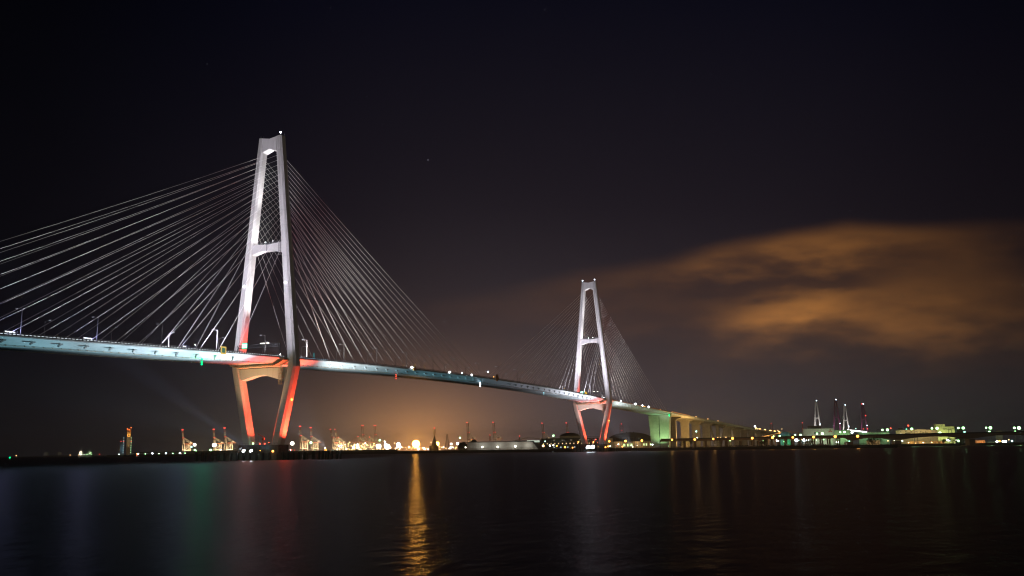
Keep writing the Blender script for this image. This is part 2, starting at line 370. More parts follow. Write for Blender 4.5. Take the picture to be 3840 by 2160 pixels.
# --- deck
deck_top = MB(); xs = [XA+10*i for i in range(int((XB-XA)/10)+1)]
deck_top.loft([[(x, -HW, deck_z(x)-0.55), (x, -10.6, deck_z(x)-3.35), (x, 10.6, deck_z(x)-3.35), (x, HW, deck_z(x)-0.55), (x, HW, deck_z(x)), (x, HW-0.5, deck_z(x)+0.02), (x, -HW+0.5, deck_z(x)+0.02), (x, -HW, deck_z(x))] for x in xs])
deck = deck_top.build('deck', M_DECK, bridge)
rd = MB(); 
rd.loft([[(x, -14, deck_z(x)+0.024), (x, 14, deck_z(x)+0.024), (x, 14, deck_z(x)+0.10), (x, -14, deck_z(x)+0.10)] for x in xs]); rd.build('road_surface', M_ASPH, deck)
for s in (-1, 1):
    b = MB(); y = s*(HW-0.15)
    b.loft([[(x, y-0.05, deck_z(x)+0.02), (x, y+0.05, deck_z(x)+0.02), (x, y+0.05, deck_z(x)+0.42), (x, y-0.05, deck_z(x)+0.42)] for x in xs])
    for h in (0.85, 1.25): b.loft([[(x, y-0.07, deck_z(x)+h), (x, y+0.07, deck_z(x)+h), (x, y+0.07, deck_z(x)+h+0.13), (x, y-0.07, deck_z(x)+h+0.13)] for x in xs])
    for k in range(int((XB-XA)/2)): x = XA+2*k; b.box((x, y, deck_z(x)+0.65), (0.25, 0.2, 1.3))
    b.build('parapet', M_DARK, deck)
def strip(x0, x1, mt, on=1.5, step=2.0, h=0.62, y=-HW+0.55, single=0):  # glowing dashes that stand in for road light between the parapet posts
    b = MB(); n = int((x1-x0)/step)
    for k in range(n):
        x = x1-step*(k+0.5)
        if k < single: MB().box((x, y, deck_z(x)+h), (on, 0.12, 0.15)).build('edge_light', mt, deck)
        else: b.box((x, y, deck_z(x)+h), (on, 0.12, 0.15))
    if b.v: b.build('parapet_glows', mt, deck)['kind'] = 'stuff'
E_EDGE = emit('parapet_glow_white', (0.85, 0.97, 1.0), 1.3); E_EDGEB = emit('parapet_glow_blue', (0.45, 0.75, 1.0), 1.2); E_EDGEO = emit('parapet_glow_orange', (1.0, 0.30, 0.05), 1.3)
strip(-300, -4, E_EDGE, single=83); strip(6, 40, E_EDGEB, 1.2, single=17); strip(600, 878, E_EDGEO, 1.9, h=0.70)
strip(45, 585, emit('parapet_glow_dim', (0.6, 0.5, 0.5), 0.10), 1.2)
for s in (-1, 1):                 # inspection rails along the girder's lower knuckles
    b = MB(); y = s*10.8
    b.loft([[(x, y-0.12, deck_z(x)-3.75), (x, y+0.12, deck_z(x)-3.75), (x, y+0.12, deck_z(x)-3.6), (x, y-0.12, deck_z(x)-3.6)] for x in xs])
    for k in range(int((XB-XA)/4.7)): x = XA+4.7*k; b.box((x, y, deck_z(x)-3.5), (0.5, 0.3, 0.45))
    b.build('inspection_rail', M_OCHRE, deck)
# --- stay cables and their anchor housings
AZ = [196-((460+0.3726*yy)-509)/6.19 for yy in (340, 392, 443, 495, 547, 600, 652, 705, 760, 813, 868, 922, 980, 1040, 1098, 1165, 1245)]
CAB = []
for x0 in (0, SPAN):
    for sx in (-1, 1):
        for sy in (-1, 1):
            for i, z in enumerate(AZ):
                outer = (x0 == 0) == (sx < 0)
                xd = x0+sx*((264-13.7*i) if not outer else (273-14.2*i))
                ya = sy*(half(z)-legw(z)*0.55); CAB.append((Vector((x0+sx*2.4, ya, z)), Vector((xd, sy*15.2, deck_z(xd)+0.3)), i, x0, sx, sy))
rest = MB(); nc = 0
def screen_len(a, b):
    def pr(q):
        d = q-CAM; w = d.dot(FW); return (d.dot(RT)/w, d.dot(UP)/w) if w > 1 else None
    n = 0; last = None; L = 0
    for k in range(13):
        p = pr(a.lerp(b, k/12))
        if p and abs(p[0]) < 0.53 and abs(p[1]) < 0.3:
            if last: L += math.hypot(p[0]-last[0], p[1]-last[1])
            last = p
        else: last = None
    return L
CAB.sort(key=lambda c: -screen_len(c[0], c[1]))
for k, (a, b, i, x0, sx, sy) in enumerate(CAB):
    mb = MB() if k < 99 else rest
    pts = [a.lerp(b, t/6)-Vector((0, 0, 1.6*4*(t/6)*(1-t/6)*(a-b).length/280)) for t in range(7)]
    for p, q in zip(pts, pts[1:]): mb.tube(p, q, 0.072, n=6)
    if k < 99: mb.build('stay_cable', M_CABLE, bridge)
o = rest.build('stay_cables', M_CABLE, bridge); o['kind'] = 'stuff'
hous = []
for (a, b, i, x0, sx, sy) in CAB:
    d = (b-a).normalized(); yw = sy*14.3; zt = deck_z(b.x)-0.55-(HW-14.3)*0.45
    d = Vector((d.x, 0, d.z)).normalized()
    hous.append((screen_len(b, b+Vector((2, 0, 0))), Vector((b.x, yw, zt)), d, sy))
hous.sort(key=lambda h: -h[0])
hrest = MB()
for k, (L, q, d, sy) in enumerate(hous):
    mb = MB() if k < 84 else hrest
    mb.beam(q-d*0.6, q+d*2.0, 0.75, 0.75); mb.box(q+d*0.2, (1.5, 0.9, 0.7)); mb.tube(q+d*2.0, q+d*2.25, 0.28)
    if k < 84: mb.build('cable_anchor', M_DECK, deck)
o = hrest.build('cable_anchors', M_DECK, deck); o['kind'] = 'stuff'
# --- tower foundations
def foundation(x0, label):
    t = thing('tower_foundation', label, 'bridge pier', (x0, 0, 0), 0, 'concrete tower foundations in the water')
    MB().box((0, 0, 6.3), (9.6, 28.6, 4.8)).build('plinth', M_CONC, t)
    b = MB(); b.prism([(-17, -19), (-15, -21), (15, -21), (17, -19), (17, 19), (15, 21), (-15, 21), (-17, 19)], -2, 3.9, 2)
    b.build('fender_platform', M_CONC, t)
    for k in range(9): y = -18+4.5*k; MB().tube((-17.6, y, -2), (-17.6, y, 4.3), 0.75).build('fender_pile', M_PILE, t)
    for k in range(5): x = -10+5*k; MB().tube((x, -21.6, -2), (x, -21.6, 4.3), 0.6).build('fender_pile', M_PILE, t)
    r = MB()
    for s, h in ((1, 0.6), (1, 1.1)): r.beam((-4.6, -13.8, 8.7+h), (-4.6, 13.8, 8.7+h), 0.08)
    for k in range(13): r.beam((-4.6, -13.8+2.3*k, 8.7), (-4.6, -13.8+2.3*k, 9.8), 0.08)
    r.build('handrail', M_RAIL, t)
    d = MB(); d.tube((-3.5, -2.2, 8.7), (-3.5, -2.2, 13.5), 0.25); d.beam((-3.5, -2.2, 13.2), (-3.5, 1.6, 15.2), 0.3); d.box((-3.5, -2.4, 12), (1, 1.4, 1.2)); d.beam((-3.5, 0.8, 8.7), (-3.5, 0.8, 12.5), 0.15)
    d.build('service_davit', M_RED, t)
    return t
foundation(0, 'dark concrete foundation under the large near tower, with fender piles'); foundation(SPAN, 'dark concrete foundation under the smaller far tower by the shore')
g_ = thing('gangway', 'pale lattice gangway sloping down beside the near tower foundation', 'gangway', (-17, 0, 0))
b = MB(); p, q = Vector((-1.5, 9.0, 4.0)), Vector((-1.5, 0.8, 6.2))
for h in (0, 1.3): b.beam(p+Vector((0, 0, h)), q+Vector((0, 0, h)), 0.16)
for k in range(9): a = p.lerp(q, k/8); b.beam(a, a+Vector((0, 0, 1.3)), 0.12)
for k in range(8): b.beam(p.lerp(q, k/8), p.lerp(q, (k+1)/8)+Vector((0, 0, 1.3)), 0.09)
b.build('truss', M_POLE, g_); MB().beam((-1.5, 9.0, -1.0), (-1.5, 9.0, 4.2), 0.35).build('support_post', M_POLE, g_)
# mooring piles either side of the near foundation
k = 0
for (x, y) in [(-10, 41), (-11, 35.5), (-9, 34), (-10, 29), (-9, 25.6), (5, -31.5), (4, -36), (6, -37.5), (5, -41.6), (5, -44), (6, -47)]:
    side = 'left' if y > 0 else 'right'; k += 1
    b = MB(); b.tube((x, y, -2), (x, y, 4.6), 0.85, n=12); b.tube((x, y, 4.6), (x, y, 4.9), 0.7, n=12)
    tag(b.build('mooring_pile', M_PILE), 'dark pile standing in the water, %s one %s of the near tower foundation' % (ORD[5-k] if k <= 5 else ORD[k-6], side), 'pile', 'mooring piles beside the near tower')

# ------------------------------------------------------------------ floodlights of the bridge
E_FLOOD = emit('flood_lens_white', (0.86, 0.93, 1.0), 60); E_FLOODR = emit('flood_lens_red', (1.0, 0.12, 0.05), 12)
def floodlight(label, loc, aim, lens, r=0.7, group='floodlights of the bridge'):
    t = thing('floodlight', label, 'floodlight', loc, 0, group)
    d = (Vector(aim)-Vector(loc)); d.normalize()
    b = MB(); b.tube(-d*0.9, d*0.02, r*0.6, r*1.1, 12); b.build('housing', M_DARK, t)
    MB().tube(d*0.03, d*0.25, r, r*0.8, 12).build('lens', lens, t)
    MB().beam((0, 0, -1.5), (0, 0, -0.4), 0.25).build('bracket', M_POLE, t)
    return t
def light(t, name, off, target, power, color, angle, blend=0.8, radius=0.5):
    l = Vector(t.location)+Vector(off); o = spot(name, l, target, power, color, angle, blend, None, radius)
    o.parent = t; o.location = off; return o
RED = (1.0, 0.066, 0.028); WHT = (0.93, 0.93, 1.0); LIL = (0.88, 0.84, 1.0); CYA = (0.42, 0.86, 1.0)
def added_pile(t):
    z = t.location.z; MB().tube((0, 0, -z-2), (0, 0, -1.4), 0.6).build('pile', M_PILE, t)  # unseen pile, added only to carry a floodlight
def tower_lights(x0, word, kw, left, right, lil):
    # white floods of the foundation, raking along the deck
    f1 = floodlight('bright white floodlight on the water platform below the %s tower, outer one' % word, (x0-17.4, 0.2, 5.4), (x0-80, -4, 55), E_FLOOD, 0.9 if x0 < 1 else 2.3)
    f2 = floodlight('bright white floodlight on the water platform below the %s tower, nearer its middle' % word, (x0-17.4, -5.0, 5.4), (x0-80, -10, 55), E_FLOOD, 0.9 if x0 < 1 else 2.3)
    for aim, ang, pw in left: light(f2, 'flood_beam', (0.4, -14.0, 0.2), (x0-aim, -13, deck_z(x0-aim)-2), pw*0.55, kw[0], ang, 1.0)
    if x0 < 1: light(f2, 'sky_beam', (0, 1.0, 0.5), (x0-75, 80, 80), 26000000, (0.6, 0.7, 1.0), 12, 1.0)
    f3 = floodlight('white floodlight behind the %s tower on its platform' % word, (x0+17.4, -6.0, 5.4), (x0+80, -10, 55), E_FLOOD, 0.4)
    for aim, ang, pw in right: light(f3, 'flood_beam', (-0.4, -13.0, 0.2), (x0+aim, -13, deck_z(x0+aim)-2), pw*0.55, kw[1], ang, 1.0)
    # red floods
    r1 = floodlight('red floodlight on the foundation plinth of the %s tower, at its centre' % word, (x0-2.0, -5.5, 9.9), (x0, 16, 32), E_FLOODR, 0.4)
    light(r1, 'red_beam', (0, 0, 0.3), (x0, 14.5, 34), 290000*kw[2], RED, 75, 0.7)
    light(r1, 'red_beam', (1.5, 4.0, 0.3), (x0, -16, 34), 90000*kw[2], RED, 75, 0.7)
    light(r1, 'red_beam', (2.0, 2.0, 0.3), (x0, 0, 50), 260000*kw[2], RED, 60, 0.8)
    r2 = floodlight('red floodlight on an added pile outside the near leg of the %s tower' % word, (x0+3.0, -27.0, 6.0), (x0, -20, 40), E_FLOODR, 0.3); added_pile(r2)
    light(r2, 'red_beam', (0, 0, 0.3), (x0+0.5, -17.8, 27), 310000*kw[2], RED, 84, 0.6)
    light(r2, 'red_beam', (-12.0, 6.6, -0.2), (x0-18, -14, 57), 440000*kw[2], RED, 34, 1.0)
    light(r2, 'red_beam', (6.0, 6.6, -0.2), (x0+16, -14, 58), 440000*kw[2], RED, 34, 1.0)
    r3 = floodlight('red floodlight at deck level inside the far leg of the %s tower' % word, (x0-1.0, 9.0, deck_z(x0)+2.2), (x0, 17, 80), E_FLOODR, 0.3)
    light(r3, 'red_beam', (0, 0, 0.3), (x0, 17.0, 74), 40000*kw[2], RED, 95, 0.9)
    # white floods of the legs
    w1 = floodlight('white floodlight at deck level aimed up into the %s tower' % word, (x0-1.0, -11.0, deck_z(x0)+2.4), (x0, 14, 110), E_FLOOD, 0.3)
    light(w1, 'white_beam', (0, 0, 0.3), (x0, 13.0, 110), 300000, (1.0, 0.96, 0.98), 44, 0.9)
    w2 = floodlight('white floodlight on the crossbeam high in the %s tower, near side' % word, (x0-0.5, -3.0, 130.2), (x0, 9, 150), E_FLOOD, 0.35)
    light(w2, 'white_beam', (0, 0, 0.3), (x0, 9.5, 136), 26000, (1.0, 0.97, 1.0), 100, 0.9)
    light(w2, 'white_beam', (0, 0.5, 0.3), (x0, 5.0, 182), 150000, (1.0, 0.97, 1.0), 40, 0.9)
    w3 = floodlight('white floodlight on the crossbeam high in the %s tower, far side' % word, (x0-0.5, 2.5, 130.0), (x0, -6, 170), E_FLOOD, 0.35)
    light(w3, 'white_beam', (0, 0, 0.3), (x0, -6.0, 170), 50000, (1.0, 0.97, 1.0), 70, 0.9)
    # the fronts of the legs
    for s, wd in ((-1, 'near'), (1, 'far')):
        f = floodlight('white floodlight on the %s deck edge left of the %s tower' % (wd, word), (x0-78, s*15.8, deck_z(x0-78)+2.6), (x0, 0, 140), E_FLOOD, 0.28)
        light(f, 'front_beam', (0, 0, 0.3), (x0, s*13, 128), lil, LIL, 96, 1.0)
    a1 = floodlight('added warm fill lamp on the platform edge in front of the %s tower' % word, (x0-18.2, -12, 5.2), (x0, 0, 50), E_AMB, 0.35)
    light(a1, 'warm_beam', (-2, 8, 0.3), (x0, 1, 50), 185000 if x0 < 1 else 330000, (1.0, 0.66, 0.33) if x0 < 1 else (1.0, 0.72, 0.66), 56, 1.0)  # warm fill added to brighten the fronts of the lower legs
    # fans of cables, lit from lamps added on unseen piles and from the deck edge
    c = floodlight('added cable floodlight and pile right of the %s tower foundation, aimed left' % word, (x0-4, -46.0, 6.2), (x0-110, -14, 110), E_FLOOD, 0.2); added_pile(c)
    light(c, 'cable_beam', (0, 0, 0.4), (x0-128, -13.0, 120), 1100000*kw[3], (0.98, 0.95, 1.0), 56, 1.0)
    light(c, 'cable_beam', (0, 0, 0.5), (x0-205, -13.0, 100), 1500000*kw[3], (0.95, 0.93, 1.0), 26, 1.0)
    c = floodlight('added cable floodlight and pile right of the %s tower foundation, aimed right' % word, (x0+6, -49.5, 6.2), (x0+110, -14, 110), E_FLOOD, 0.2); added_pile(c)
    light(c, 'cable_beam', (0, 0, 0.4), (x0+125, -13.0, 136), 1100000*kw[3], (1.0, 0.94, 0.93), 54, 1.0)
    for sx in (-1, 1):
        c = floodlight('cable floodlight on the near deck edge just %s of the %s tower' % ('left' if sx < 0 else 'right', word), (x0+sx*9, -17.3, deck_z(x0)+1.0), (x0+sx*120, 15, 120), E_FLOOD, 0.2)
        light(c, 'cable_beam', (0, -0.3, 0.6), (x0+sx*120, 14.0, 125), 240000*kw[3], (1.0, 0.93, 0.92), 60, 1.0)
tower_lights(0.0, 'large left', (CYA, CYA, 0.75, 1.0), ((35, 60, 110000), (70, 36, 360000), (110, 22, 880000), (150, 15, 950000), (195, 11, 2800000), (260, 8, 5400000)), ((35, 60, 60000), (70, 36, 170000), (110, 22, 330000), (150, 15, 480000), (195, 11, 1250000), (260, 8, 2140000)), 560000)
tower_lights(SPAN, 'small right', (LIL, (0.85, 1.0, 0.72), 0.6, 0.8), ((35, 60, 160000), (70, 36, 200000), (110, 22, 410000), (150, 15, 450000), (195, 11, 260000), (260, 8, 1800000)), ((35, 60, 98000), (70, 36, 112000), (110, 22, 322000), (150, 15, 666000), (195, 11, 1250000), (260, 8, 2560000)), 560000)

# ------------------------------------------------------------------ street lamps on the bridge
M_HEADL = emit('street_lamp_glow', (0.8, 0.86, 1.0), 0.7); M_HEADA = emit('street_lamp_amber', (1.0, 0.5, 0.14), 9.0)
def make_lamp(arm, H=12.0, glow=M_HEADL, y=0.0):
    t = thing('street_lamp', '', 'street lamp', (0, 0, 0), 0, 'street lamps along the bridge')
    b = MB(); b.tube((0, 0, 0), (0, 0, H-0.35), 0.17, 0.12); b.tube((0, 0, H-0.4), (0, arm*2.6, H), 0.09); b.box((0, 0, 0.25), (0.5, 0.5, 0.5)); b.build('pole', M_POLE, t)
    h = MB().loft([[(-0.25, arm*2.5, H-0.12), (0.25, arm*2.5, H-0.12), (0.2, arm*2.5, H+0.15), (-0.2, arm*2.5, H+0.15)], [(-0.3, arm*3.7, H-0.05), (0.3, arm*3.7, H-0.05), (0.2, arm*3.7, H+0.25), (-0.2, arm*3.7, H+0.25)]]).build('lamp_head', M_POLE, t)
    MB().box((0, arm*3.1, H-0.16), (0.45, 1.1, 0.12)).build('lens', glow, h)
    return t
near0, far0 = make_lamp(1), make_lamp(-1)
def vz(x):                        # level of the approach viaduct
    P = [(880, 52.24), (925, 50.8), (1075, 47.6), (1305, 43.2), (1560, 37.6), (1778, 34.6), (1982, 32.4), (2400, 27.5)]
    for (a, za), (b, zb) in zip(P, P[1:]):
        if x <= b: return lerp(za, zb, (x-a)/(b-a))
    return P[-1][1]
cnt = {}
for k in range(54):
    for side, proto in ((-1, near0), (1, far0)):
        x = (-181.6 if side < 0 else -183.0)+40.0*k
        z = deck_z(x) if x < 880 else vz(x)
        if x < 0: where, i = 'left of the large tower', int((0-x)//40)
        elif x < 295: where, i = 'right of the large tower', int(x//40)
        elif x < 590: where, i = 'left of the small tower', int((590-x)//40)
        elif x < 880: where, i = 'right of the small tower', int((x-590)//40)
        else: where, i = 'beyond the wide green pier', int((x-880)//40)
        lab = 'grey lamp post on the %s deck edge, %s %s' % ('near' if side < 0 else 'far', ORD[i], where)
        if abs(x) < 5 or abs(x-SPAN) < 5: x += 9
        if (side, 0) not in cnt: o = proto; o.location = (x, side*15.9, z); o['label'] = lab; cnt[(side, 0)] = 1
        else: dup(proto, (x, side*15.9, z), None, lab)
amb0 = make_lamp(-1, 5.6, M_HEADA)
for c in list(amb0.children): 
    for gch in list(c.children): bpy.data.objects.remove(gch)
MB().sphere((0, -2.6, 5.9), 2.2).build('lamp_globe', M_HEADA, amb0, smooth=True)
amb0['group'] = 'amber lamps on the approach'
for i, x in enumerate((845, 930, 1003, 1078, 1155, 1245, 1330, 1430, 1780, 1850, 1925, 1990, 2060)):
    lab = '%s low amber lamp from the left on the approach road' % ORD[i]
    z = deck_z(x) if x < 880 else vz(x)
    if i == 0: amb0.location = (x, 15.2, z); amb0['label'] = lab
    else: dup(amb0, (x, 15.2, z), None, lab)

# ------------------------------------------------------------------ fittings on the bridge
def gantry(x0, word, warn):
    t = thing('sign_gantry', 'dark truss sign gantry over the road beside the %s tower' % word, 'sign gantry', (x0-7, 0, deck_z(x0)))
    b = MB(); yl, yr = 15.0, -15.0; z0, z1 = 6.2, 8.0
    for x in (-0.5, 0.5):
        for z in (z0, z1): b.beam((x, yl, z), (x, yr, z), 0.25)
        for k in range(15): y = lerp(yl, yr, k/15); y2 = lerp(yl, yr, (k+1)/15); b.beam((x, y, z0), (x, y2, z1), 0.14); b.beam((x, y, z0), (x, y, z1), 0.14)
    b.box((0, 0, z0-0.1), (1.3, 30, 0.1))
    b.build('truss', M_DARK, t)
    for y in (yl+0.3, yr-0.3): MB().beam((0, y, 0), (0, y, z1), 0.45).build('post', M_DARK, t)
    s = MB().box((-0.85, 9.6, 7.6), (0.3, 4.2, 3.4)).build('sign_panel', M_DARK, t)
    MB().box((-1.03, 9.6, 7.6), (0.06, 3.9, 3.1)).build('display', emit('sign_green', (0.08, 1.0, 0.62), 1.5), s)
    m = MB()
    for r_ in range(2):
        for c_ in range(4): m.box((-1.08, 8.3+c_*0.87, 7.0+r_*1.25), (0.04, 0.55, 0.75))
    m.build('lettering', emit('sign_white', (0.9, 1.0, 0.95), 4), s)
    for y in (-2.0, -3.5, -6.5) if not warn else (-5.0, -9.0):
        MB().box((0, y, z1+0.5), (0.8, 1.4, 0.35)).build('gantry_lamp', emit('gantry_white', (1, 0.96, 0.85), 4), t)
    if warn:
        w = MB(); w.prism([(3.0, 5.6), (6.6, 5.6), (6.2, 7.0), (5.6, 7.0), (5.2, 8.8), (4.4, 8.8), (4.0, 7.0), (3.4, 7.0)], -0.95, -0.7, 0)
        w.build('warning_display', emit('sign_yellow', (1.0, 0.62, 0.03), 1.6), t)
        w = MB(); w.box((-1.0, 4.8, 6.1), (0.06, 2.0, 0.35)); w.box((-1.0, 4.8, 7.6), (0.06, 0.5, 0.9)); w.build('warning_mark', M_DARK, t)
gantry(0.0, 'large left', False); gantry(SPAN, 'small right', True)
M_YEL = mat('sign_yellow_paint', (0.55, 0.36, 0.06), 0.6); M_SGRN = mat('sign_green_paint', (0.01, 0.10, 0.05), 0.6); M_SRED = mat('sign_red_paint', (0.45, 0.04, 0.02), 0.6)
def mark_back(t): MB().beam((0, 0.3, -1.8), (0, 0.3, 1.8), 0.3).build('bracket', M_DARK, t)
t = thing('navigation_mark', 'square yellow channel mark with dark green centre on the deck edge', 'channel mark', (-58, -17.4, deck_z(-58)+1.0)); mark_back(t)
b = MB(); 
for (c, d) in (((0, 0, 1.65), (4.1, 0.25, 0.8)), ((0, 0, -1.65), (4.1, 0.25, 0.8)), ((-1.65, 0, 0), (0.8, 0.25, 2.5)), ((1.65, 0, 0), (0.8, 0.25, 2.5))): b.box(c, d)
b.build('frame', M_YEL, t); MB().box((0, 0.04, 0), (2.5, 0.15, 2.5)).build('panel', M_SGRN, t)
t = thing('navigation_mark', 'triangular yellow channel mark with red centre on the deck edge', 'channel mark', (148, -17.4, deck_z(148)+0.9)); mark_back(t)
MB().prism([(-2.4, -1.9), (2.4, -1.9), (0, 2.5)], -0.12, 0.12, 1).build('board', M_YEL, t); MB().prism([(-1.3, -1.2), (1.3, -1.2), (0, 1.1)], -0.2, -0.13, 1).build('triangle', M_SRED, t)
t = thing('navigation_mark', 'round yellow channel mark with dark upright bars at midspan', 'channel mark', (291, -17.4, deck_z(291)+1.4)); mark_back(t)
MB().prism([(3.0*math.cos(a*PI/12), 3.0*math.sin(a*PI/12)) for a in range(24)], -0.12, 0.12, 1).build('board', mat('sign_orange_paint', (0.62, 0.22, 0.04), 0.6), t)
b = MB(); 
for x in (-1.7, 0, 1.7): b.box((x, -0.17, 0), (0.7, 0.08, 2*math.sqrt(9-x*x)*0.93))
b.build('bars', M_DARK, t)
def nav(x, y, z, n, mt, lab, r=0.5):
    t = thing('navigation_light', lab, 'navigation light', (x, y, z), 0)
    MB().beam((0, 0, -1.3*(n-1)-0.4), (0, 0, 1.0), 0.18).build('bracket', M_DARK, t)
    for k in range(n): MB().sphere((0, -0.3, -1.3*k), r).build('lamp', mt, t, smooth=True)
    return t
E_NG = emit('nav_green', (0.0, 1.0, 0.28), 2.2); E_NR = emit('nav_red', (1.0, 0.06, 0.03), 4); E_NW = emit('nav_white', (0.6, 0.82, 1.0), 9)
tg = nav(-68, -11.6, 53.0, 3, E_NG, 'three green navigation lights hanging under the deck left of the large tower', 0.55)
def point(t, off, power, color, r=0.6):
    l = bpy.data.lights.new('glow', 'POINT'); l.energy = power; l.color = color; l.shadow_soft_size = r
    o = bpy.data.objects.new('glow', l); COL.objects.link(o); o.parent = t; o.location = off; return o
point(tg, (0, -3.5, -3.0), 2800, (0, 1.0, 0.36))
nav(130.7, -11.6, 57.6, 3, E_NR, 'three red navigation lights under the deck right of the large tower', 0.35)
nav(268.8, -11.6, 59.4, 3, E_NW, 'three white navigation lights in a column under midspan', 0.55)
nav(412, -11.6, 58.2, 2, emit('nav_cyan', (0.4, 0.9, 1.0), 2), 'faint cyan navigation light under the deck left of the small tower', 0.4)
tg = nav(872, -15.6, 48.6, 2, E_NG, 'green navigation light on top of the wide green-lit pier', 1.0)
for i, (x, r, mt, dz) in enumerate(((144.2, 1.0, E_FLOOD, 1.2), (147.5, 0.4, E_FLOOD, 1.0), (203.6, 0.95, E_FLOOD, 0.9), (224.7, 0.75, E_NW, 1.5), (242.5, 0.85, E_FLOOD, 1.0), (273.7, 0.95, E_NW, 5.4), (285, 0.4, E_AMB, 1.8), (645.6, 0.7, E_FLOOD, 1.2), (704.8, 1.5, E_FLOOD, 1.2), (735.3, 1.2, E_FLOOD, 1.2), (764.7, 1.5, E_FLOOD, 1.2))):
    base = ['just right of the triangular channel mark', 'smaller lamp close to the triangular channel mark'] if False else None
    lab = ('white deck-edge lamp between the two towers, %s from the left' % ORD[i]) if i < 7 else ('white deck-edge lamp beyond the small right tower, %s from it' % ORD[i-7])
    t = thing('deck_lamp', lab, 'lamp', (x, -16.9, deck_z(x)), 0, 'bright lamps along the deck edge')
    MB().beam((0, 0, 0), (0, 0, dz), 0.2).build('post', M_DARK, t); MB().sphere((0, -0.1, dz), r*0.62).build('lamp_globe', mt, t, smooth=True)
for i, x in enumerate((-186, -146, -85)):
    t = thing('lamp_rack', 'low rack of white work lamps on the deck edge, %s left of the large tower' % ORD[2-i], 'lamp rack', (x, -15.6, deck_z(x)), 0, 'racks of work lamps on the deck edge')
    b = MB(); b.box((0, 0, 1.0), (6.5, 0.3, 0.25))
    for k in range(4): b.beam((-3+2*k, 0, 0), (-3+2*k, 0, 2.2), 0.14)
    b.build('frame', M_POLE, t); MB().box((-0.5, -0.2, 1.5), (4.6 if i < 2 else 2.0, 0.3, 0.5)).build('lamps', emit('rack_white', (0.85, 0.92, 1.0), 2.2), t); point(t, (0.3, -0.3, 3.0), 2000, (0.50, 0.52, 1.0), 0.3)
t = thing('delineator', 'upright teal delineator boards on the deck right of the large tower', 'delineator', (25, -16.0, deck_z(25)))
for k in range(2): MB().beam((k*1.0, 0, 0), (k*1.0, 0, 4.2), 0.25).build('board', emit('teal_board', (0.1, 0.5, 0.55), 0.35), t)

# ------------------------------------------------------------------ end pier and approach viaduct
def end_pier(x0, label):
    t = thing('bridge_pier', label, 'bridge pier', (x0, 0, 0)); b = MB()
    b.loft([[(-4, -y, z), (4, -y, z), (4, y, z), (-4, y, z)] for y, z in ((12.6, 0), (12.9, 10), (13.6, 24), (14.6, 38), (15.4, 46.0), (15.4, 48.6))]); b.build('shaft', M_CONC2, t)
    MB().box((-4.2, 0, 24), (0.5, 0.7, 46)).build('drain_pipe', M_DARK, t)
    MB().box((0, 0, 48.9), (8.6, 31.4, 0.5)).build('capping', M_DARK, t); return t
t = end_pier(880, 'wide concrete wall pier lit green where the deck reaches the shore'); end_pier(-290, 'wide concrete wall pier carrying the left end of the deck')
f = floodlight('green-white floodlight on the quay in front of the wide pier', (862, -16, 5.0), (880, -2, 30), emit('flood_lens_green', (0.5, 1.0, 0.6), 20), 0.5)
light(f, 'green_beam', (-6, 6, 0.3), (878, 0, 34), 56000, (0.52, 1.0, 0.38), 90, 0.8); light(f, 'side_beam', (16, -8, 0.3), (882, -14, 30), 22000, (0.62, 1.0, 0.48), 90, 0.8)
light(f, 'deck_beam', (-20, 10, 0.3), (835, 0, 50), 26000, (0.45, 1.0, 0.35), 80, 1.0)
via = thing('approach_viaduct', 'long road viaduct with thin white girder descending from the bridge to the land', 'viaduct')
xs2 = [884+24*i for i in range(64)]; b = MB()
b.loft([[(x, -HW, vz(x)-0.8), (x, -HW+1.2, vz(x)-2.6), (x, HW-1.2, vz(x)-2.6), (x, HW, vz(x)-0.8), (x, HW, vz(x)), (x, -HW, vz(x))] for x in xs2]); b.build('girder', mat('viaduct_paint', (0.50, 0.49, 0.45), 0.6, stain=0.15), via)
for s in (-1, 1):
    b = MB(); b.loft([[(x, s*HW-0.15, vz(x)+0.02), (x, s*HW+0.1, vz(x)+0.02), (x, s*HW+0.1, vz(x)+1.2), (x, s*HW-0.15, vz(x)+1.2)] for x in xs2]); b.build('parapet', M_GREYB, via)
strip_o = MB(); x = 884
while x < 990: strip_o.box((x, -HW-0.02, vz(x)+1.45), (2.2, 0.2, 0.3)); x += 2.6
strip_o.build('edge_light', E_EDGEO, via)
M_VP = mat('viaduct_pier_concrete', (0.30, 0.28, 0.25), 0.85, stain=0.3, scale=0.15, streak=0.6)
for i, x in enumerate((945, 1026, 1099, 1174, 1265, 1353, 1438, 1515, 1599, 1690, 1780, 1875)):
    z = vz(x)-2.7; b = MB()
    if i == 4:
        for s in (-1, 1): b.prism([(s*4, 8), (s*7, 8), (s*14.5, z-1.8), (s*11.5, z-1.8)], x-1.5, x+1.5, 0)
        b.box((x, 0, (z-2)/2), (3.4, 6, z-2)); b.box((x, 0, z-0.9), (3.6, 30, 1.8))
    else:
        b.loft([[(x-2, -yy, zz), (x+2, -yy, zz), (x+2, yy, zz), (x-2, yy, zz)] for yy, zz in ((6.4, 0), (6.4, z-6), (7.5, z-3.4), (14.6, z-1.2), (14.6, z))])
    b.build('pier', M_VP, via)

